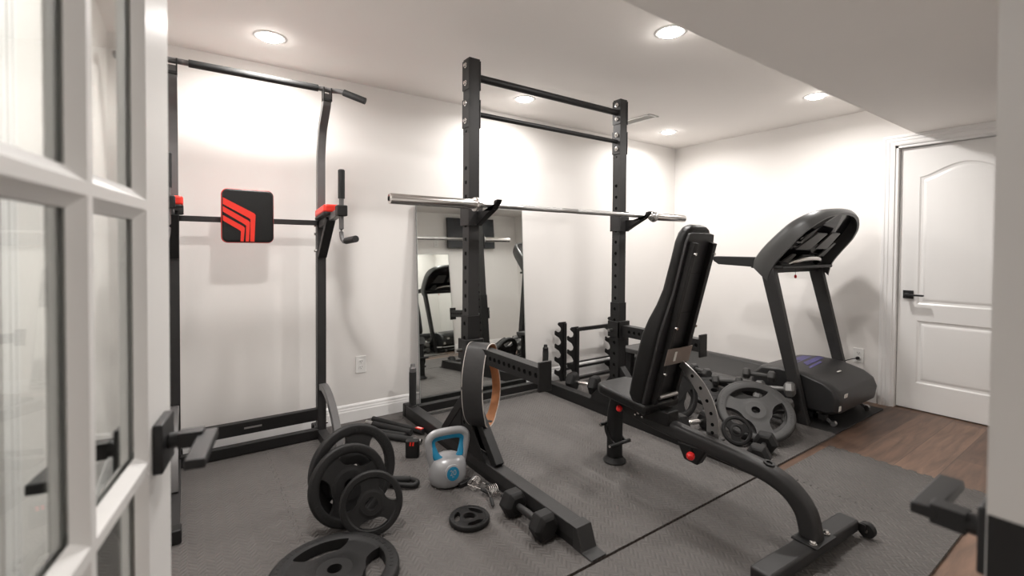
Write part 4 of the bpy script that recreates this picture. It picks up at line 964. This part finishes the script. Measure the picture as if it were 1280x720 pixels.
# ladder arc with holes
hinge = bk0+bd*.24+bnm*.03
arcp = smooth_path([hinge+Vector((.045, 0, 0)), Vector((BX+.045, 1.335, .575)), Vector((BX+.045, 1.275, .50)), Vector((BX+.045, 1.243, .42)), Vector((BX+.045, 1.238, .352)), Vector((BX+.045, 1.240, .325))], 6)
b = MB(); rows = []
for i, p in enumerate(arcp):
    t_ = (arcp[min(i+1, len(arcp)-1)]-arcp[max(i-1, 0)]).normalized(); nn = Vector((1, 0, 0)).cross(t_).normalized()
    ww = .018+.012*min(1, i/8)
    rows.append([b.bm.verts.new(p+nn*ww*a+Vector((dx, 0, 0))) for a, dx in ((-1, -.003), (1, -.003), (1, .003), (-1, .003))])
for A_, B_ in zip(rows, rows[1:]):
    for j in range(4): b.face([A_[j], A_[(j+1) % 4], B_[(j+1) % 4], B_[j]])
b.face(rows[0]); b.face(rows[-1]); la = b.build('ladder_arc', STEEL, bn, label='perforated steel adjustment arc')
b = MB()
for i in range(5, len(arcp)-3, 4): b.cyl(arcp[i]+Vector((-.0038, 0, 0)), arcp[i]+Vector((.0038, 0, 0)), .0085, 14)
b.build('arc_hole', SLOT, la, split=True)
b = MB(); b.box((BX+.02, 1.19, .318), (BX+.07, 1.30, .328)); b.build('arc_mount', BLACK, la, bevel=.002)
# pull pins with red knobs
def knob(c, d, R, nm='red_knob'):
    c, d = Vector(c), Vector(d).normalized(); b = MB(); b.cyl(c, c+d*.035, .008, 12); st0 = b.build('pin_shaft', BLACK, bn)
    b = MB(); b.lathe([(0, .035), (R*.6, .036), (R, .045), (R*.95, .058), (R*.6, .066), (0, .068)], c, d, 20); b.build(nm, REDP, st0, label='red pull knob')
knob((BX-.035, 1.735, .348), (-.8, -.6, 0), .017); knob((BX-.035, 1.30, .262), (-.8, -.55, -.2), .019)
b = MB(); b.prism([(0, 0), (.16, -.01), (.12, -.085), (.05, -.09)], (BX-.030, 1.22, .285), (0, 1, 0), (0, 0, 1), (1, 0, 0), .05); b.build('pin_housing', BLACK, bn, bevel=.008)
b = MB()
for y, z, R in ((1.84, .40, .010), (1.60, .352, .011), (1.575, .335, .007), (1.62, .335, .006)): b.lathe([(0, .012), (R*.8, .010), (R, 0)], (BX-.040, y, z), (-1, 0, 0), 14)
b.build('bolt', CHROME, bn, split=True)
b = MB(); b.box((BX-.043, 1.42, .33), (BX+.043, 1.62, .40)); b.build('pivot_block', BLACK, bn, bevel=.006)
b = MB(); b.lathe([(.012, 0), (.022, 0), (.022, .014), (.012, .014), (.012, 0)], (BX+.010, .965, .305), (0, -.25, 1), 20); b.build('tube_grommet', BLACK, bn)

# ------------------------------------------------------------------ treadmill
TX0, TX1 = 3.475, 4.27; TZ = .0075
tr = thing('treadmill', 'black folding motorised treadmill running toward the back wall', 'treadmill', ((TX0+TX1)/2, 2.2, TZ))
b = MB(); b.box((TX0+.10, 1.70, .155), (TX1-.10, 3.16, .185)); b.build('belt', mat('treadmill_belt', (.026, .0255, .025), .65, spec=.3, noise=.1, nscale=20, bump=.4, bscale=300), tr, label='dark grey running belt')
for X in (TX0+.05, TX1-.05):
    b = MB(); b.prism([(-.055, 0), (.055, 0), (.055, .045), (.035, .058), (-.035, .058), (-.055, .045)], (X, 1.68, .14), (1, 0, 0), (0, 0, 1), (0, 1, 0), 1.50); b.build('side_rail', PLASTIC, tr, bevel=.003)
b = MB(); b.box((TX0+.02, 1.70, .085), (TX0+.06, 3.12, .14)).box((TX1-.06, 1.70, .085), (TX1-.02, 3.12, .14)); b.build('deck_frame', BLACK, tr, bevel=.003, split=True)
b = MB(); b.box((TX0, 3.10, TZ+.001), (TX0+.08, 3.17, .14)).box((TX1-.08, 3.10, TZ+.001), (TX1, 3.17, .14)); b.build('rear_foot', RUBBER, tr, bevel=.008, split=True)
b = MB(); b.box((TX0-.001, 2.14, .15), (TX0-.0052, 2.165, .17)); b.build('side_sticker', ORANGE, tr, label='orange sticker')
# motor hood: side profile extruded in X
hood = [(1.275, .115), (1.262, .20), (1.285, .262), (1.35, .305), (1.50, .345), (1.66, .352), (1.80, .335), (1.86, .275), (1.87, .20), (1.86, .105), (1.32, .095)]
b = MB(); hx0, hx1 = TX0+.055, TX1-.045; n = len(hood); rings = []
for X, k in ((hx0, .90), (hx0+.02, .975), (hx0+.06, 1), (hx1-.06, 1), (hx1-.02, .975), (hx1, .90)):
    rings.append([b.bm.verts.new((X, 1.57+(y-1.57)*k, .22+(z-.22)*k)) for y, z in hood])
for A_, B_ in zip(rings, rings[1:]):
    for i in range(n): b.face([A_[i], A_[(i+1) % n], B_[(i+1) % n], B_[i]])
b.face(rings[0]); b.face(rings[-1]); hd = b.build('motor_hood', PLASTIC, tr, bevel=.006, smooth=50, seg=3)
def on_hood(y):
    for (y0, z0), (y1, z1) in zip(hood[2:7], hood[3:8]):
        if y0 <= y <= y1: return z0+(z1-z0)*(y-y0)/(y1-y0)
    return .35
b = MB()
for (xa, xb, ya, yb) in ((3.72, 4.10, 1.64, 1.72), (3.78, 4.14, 1.57, 1.62), (3.70, 3.98, 1.52, 1.545), (3.84, 4.08, 1.745, 1.765)):
    P4 = [(xa, ya), (xb, ya+.03), (xb+.03, yb+.03), (xa+.05, yb)]; b.hull8([(x, y, on_hood(y)+.0008) for x, y in P4]+[(x, y, on_hood(y)+.0018) for x, y in P4])
b.build('purple_decal', PURPLE, hd, smooth=0, label='purple streaked decal', split=True)
b = MB(); b.obox((3.63, 1.268, .215), (1, 0, 0), (0, -.15, 1), (0, 1, .15), (.05, .05, .003)).obox((3.56, 1.274, .150), (1, 0, 0), (0, -.1, 1), (0, 1, .1), (.035, .035, .003)).obox((3.88, 1.40, .327), (1, 0, 0), (0, 1, .22), (0, -.22, 1), (.06, .012, .002)); b.build('sticker', STICK, hd, smooth=0, split=True)
# under frame and casters
b = MB(); b.box((TX0+.08, 1.36, .045), (TX0+.13, 1.95, .080)).box((TX1-.13, 1.36, .045), (TX1-.08, 1.95, .080)).box((TX0+.08, 1.40, .045), (TX1-.08, 1.44, .080)); b.build('under_frame', BLACK, tr, bevel=.003)
for X in (TX0+.105, TX1-.105):
    b = MB(); b.beam((X, 1.42, .09), (X+.02, 1.325, .022), .022, .018); b.build('front_support', GREY, tr, bevel=.002)
    b = MB(); b.lathe([(0, -.014), (.018, -.013), (.020, 0), (.018, .013), (0, .014)], (X+.02, 1.325, TZ+.0205), (1, 0, 0), 20); b.build('wheel', STEEL, tr)
# uprights
for X in (TX0-.004, TX1-.03):
    lo = Vector((X, 1.455, TZ+.002)); hi = Vector((X, 1.715, 1.085))
    b = MB(); dy = .040
    b.hull8([(X-.024, lo.y-dy*.85, lo.z), (X+.024, lo.y-dy*.85, lo.z), (X+.024, lo.y+dy*.85, lo.z), (X-.024, lo.y+dy*.85, lo.z),
             (X-.026, hi.y-dy*1.25, hi.z), (X+.026, hi.y-dy*1.25, hi.z), (X+.026, hi.y+dy*1.25, hi.z), (X-.026, hi.y+dy*1.25, hi.z)])
    b.build('upright', CHAR, tr, bevel=.006, seg=3)
# handrails
for X in (TX0-.004, TX1-.03):
    b = MB(); b.prism([(1.70, 1.072), (2.09, 1.088), (2.13, 1.112), (2.15, 1.150), (2.10, 1.152), (1.72, 1.150)], (X-.022, 0, 0), (0, 1, 0), (0, 0, 1), (1, 0, 0), .044); b.build('handrail', FOAM, tr, bevel=.008, seg=3)
# console: a curved hoop shaped rim around a dark rear panel
cx0, cx1 = TX0-.045, TX1+.02
st8 = [((3.44, 1.815, 1.080), .15), ((3.435, 1.800, 1.135), .15), ((3.435, 1.745, 1.215), .14), ((3.437, 1.660, 1.305), .13), ((3.45, 1.570, 1.392), .12), ((3.49, 1.485, 1.452), .10),
       ((3.57, 1.420, 1.487), .075), ((3.70, 1.385, 1.503), .055), ((3.86, 1.375, 1.507), .05), ((4.02, 1.390, 1.498), .055), ((4.15, 1.430, 1.470), .07), ((4.225, 1.475, 1.425), .09), ((4.262, 1.530, 1.360), .10), ((4.275, 1.600, 1.275), .10), ((4.28, 1.680, 1.180), .11), ((4.285, 1.72, 1.080), .12)]
hp_ = smooth_path([q[0] for q in st8], 4); hd_ = []
for i in range(len(st8)-1):
    for k in range(4): hd_.append(st8[i][1]+(st8[i+1][1]-st8[i][1])*k/4)
hd_.append(st8[-1][1]); rear = Vector((0, -.72, -.69)).normalized(); cen = Vector((3.86, 1.66, 1.22))
b = MB(); rings = []; innerp = []
for p, dd in zip(hp_, hd_):
    dn_ = cen-p; dn_ -= rear*dn_.dot(rear); dn_.normalize(); e = dd*.22
    rings.append([b.bm.verts.new(v) for v in (p+dn_*.012, p+rear*.012, p+rear*(dd*.6), p+rear*dd+dn_*.006, p+rear*dd+dn_*.026, p+rear*(dd*.5)+dn_*.032, p+dn_*.030)])
    innerp.append(p+rear*min(.02, dd*.3)+dn_*.028)
for A_, B_ in zip(rings, rings[1:]):
    for j in range(7): b.face([A_[j], A_[(j+1) % 7], B_[(j+1) % 7], B_[j]])
b.face(rings[0]); b.face(rings[-1]); b.build('console_rim', PLASTG, tr, smooth=60, label='grey curved rim of the console')
b = MB(); lo_ = [b.bm.verts.new(p) for p in innerp]; hi_ = [b.bm.verts.new(p-rear*.012) for p in innerp]; n = len(lo_)
b.face(lo_); b.face(hi_[::-1])
for j in range(n): b.face([lo_[j], lo_[(j+1) % n], hi_[(j+1) % n], hi_[j]])
bmesh.ops.triangulate(b.bm, faces=b.bm.faces[:2]); rearp = b.build('rear_panel', GLOSS, tr, smooth=0)
ur = Vector((0, -.69, .72)).normalized()
for (xa, xb, va, vb, k) in ((3.56, 3.78, .17, .33, .05), (3.86, 4.06, .18, .34, -.03), (4.04, 4.14, .10, .24, .0), (3.54, 3.66, .03, .12, .03), (3.72, 3.98, .02, .11, .03)):
    P4 = [(xa, va), (xb, va), (xb-.03+k, vb), (xa+.03+k, vb)]
    b = MB(); b.prism([(x, v) for x, v in P4], Vector((0, 1.72, 1.115))+rear*.035, (1, 0, 0), ur, rear, .012); b.build('panel_inset', PLASTG, rearp, bevel=.002)
b = MB(); b.prism([(3.50, 0), (4.22, 0), (4.20, .09), (3.52, .09)], Vector((0, 1.76, 1.085))+rear*.03, (1, 0, 0), ur, rear, .05); b.build('lower_shroud', BLACK, tr, bevel=.01)
b = MB(); b.box((cx0+.02, 1.60, 1.068), (cx1-.02, 1.83, 1.092)); b.build('console_tray', BLACK, tr, bevel=.006)
b = MB(); b.tube(smooth_path([(3.66, 1.66, 1.10), (3.72, 1.60, 1.135), (3.88, 1.57, 1.145), (4.02, 1.60, 1.13), (4.08, 1.66, 1.10)], 6), .018, 12); b.build('pulse_grip', CHROME, tr)
b = MB(); b.tube([(3.70, 1.63, 1.07), (3.702, 1.628, 1.02)], .0012, 6); cl = b.build('safety_cord', SLOT, tr)
b = MB(); b.lathe([(0, 0), (.008, .002), (.009, .018), (.004, .026), (0, .026)], (3.702, 1.628, .995), n=12); b.build('safety_clip', REDP, cl, label='red safety clip')
b = MB(); b.tube(smooth_path([(XR-.044, 1.475, .335), (XR-.09, 1.50, .33), (XR-.13, 1.56, .29), (XR-.12, 1.66, .16), (XR-.10, 1.75, .03), (XR-.11, 1.95, .024)]), .0035, 8); pc = b.build('power_cord', RUBBER, tr)
b = MB(); b.lathe([(0, -.004), (.011, -.004), (.013, -.018), (.012, -.030), (.006, -.042), (0, -.042)], (XR-.004, 1.475, .335), (1, 0, 0), 16); b.build('plug', RUBBER, pc)
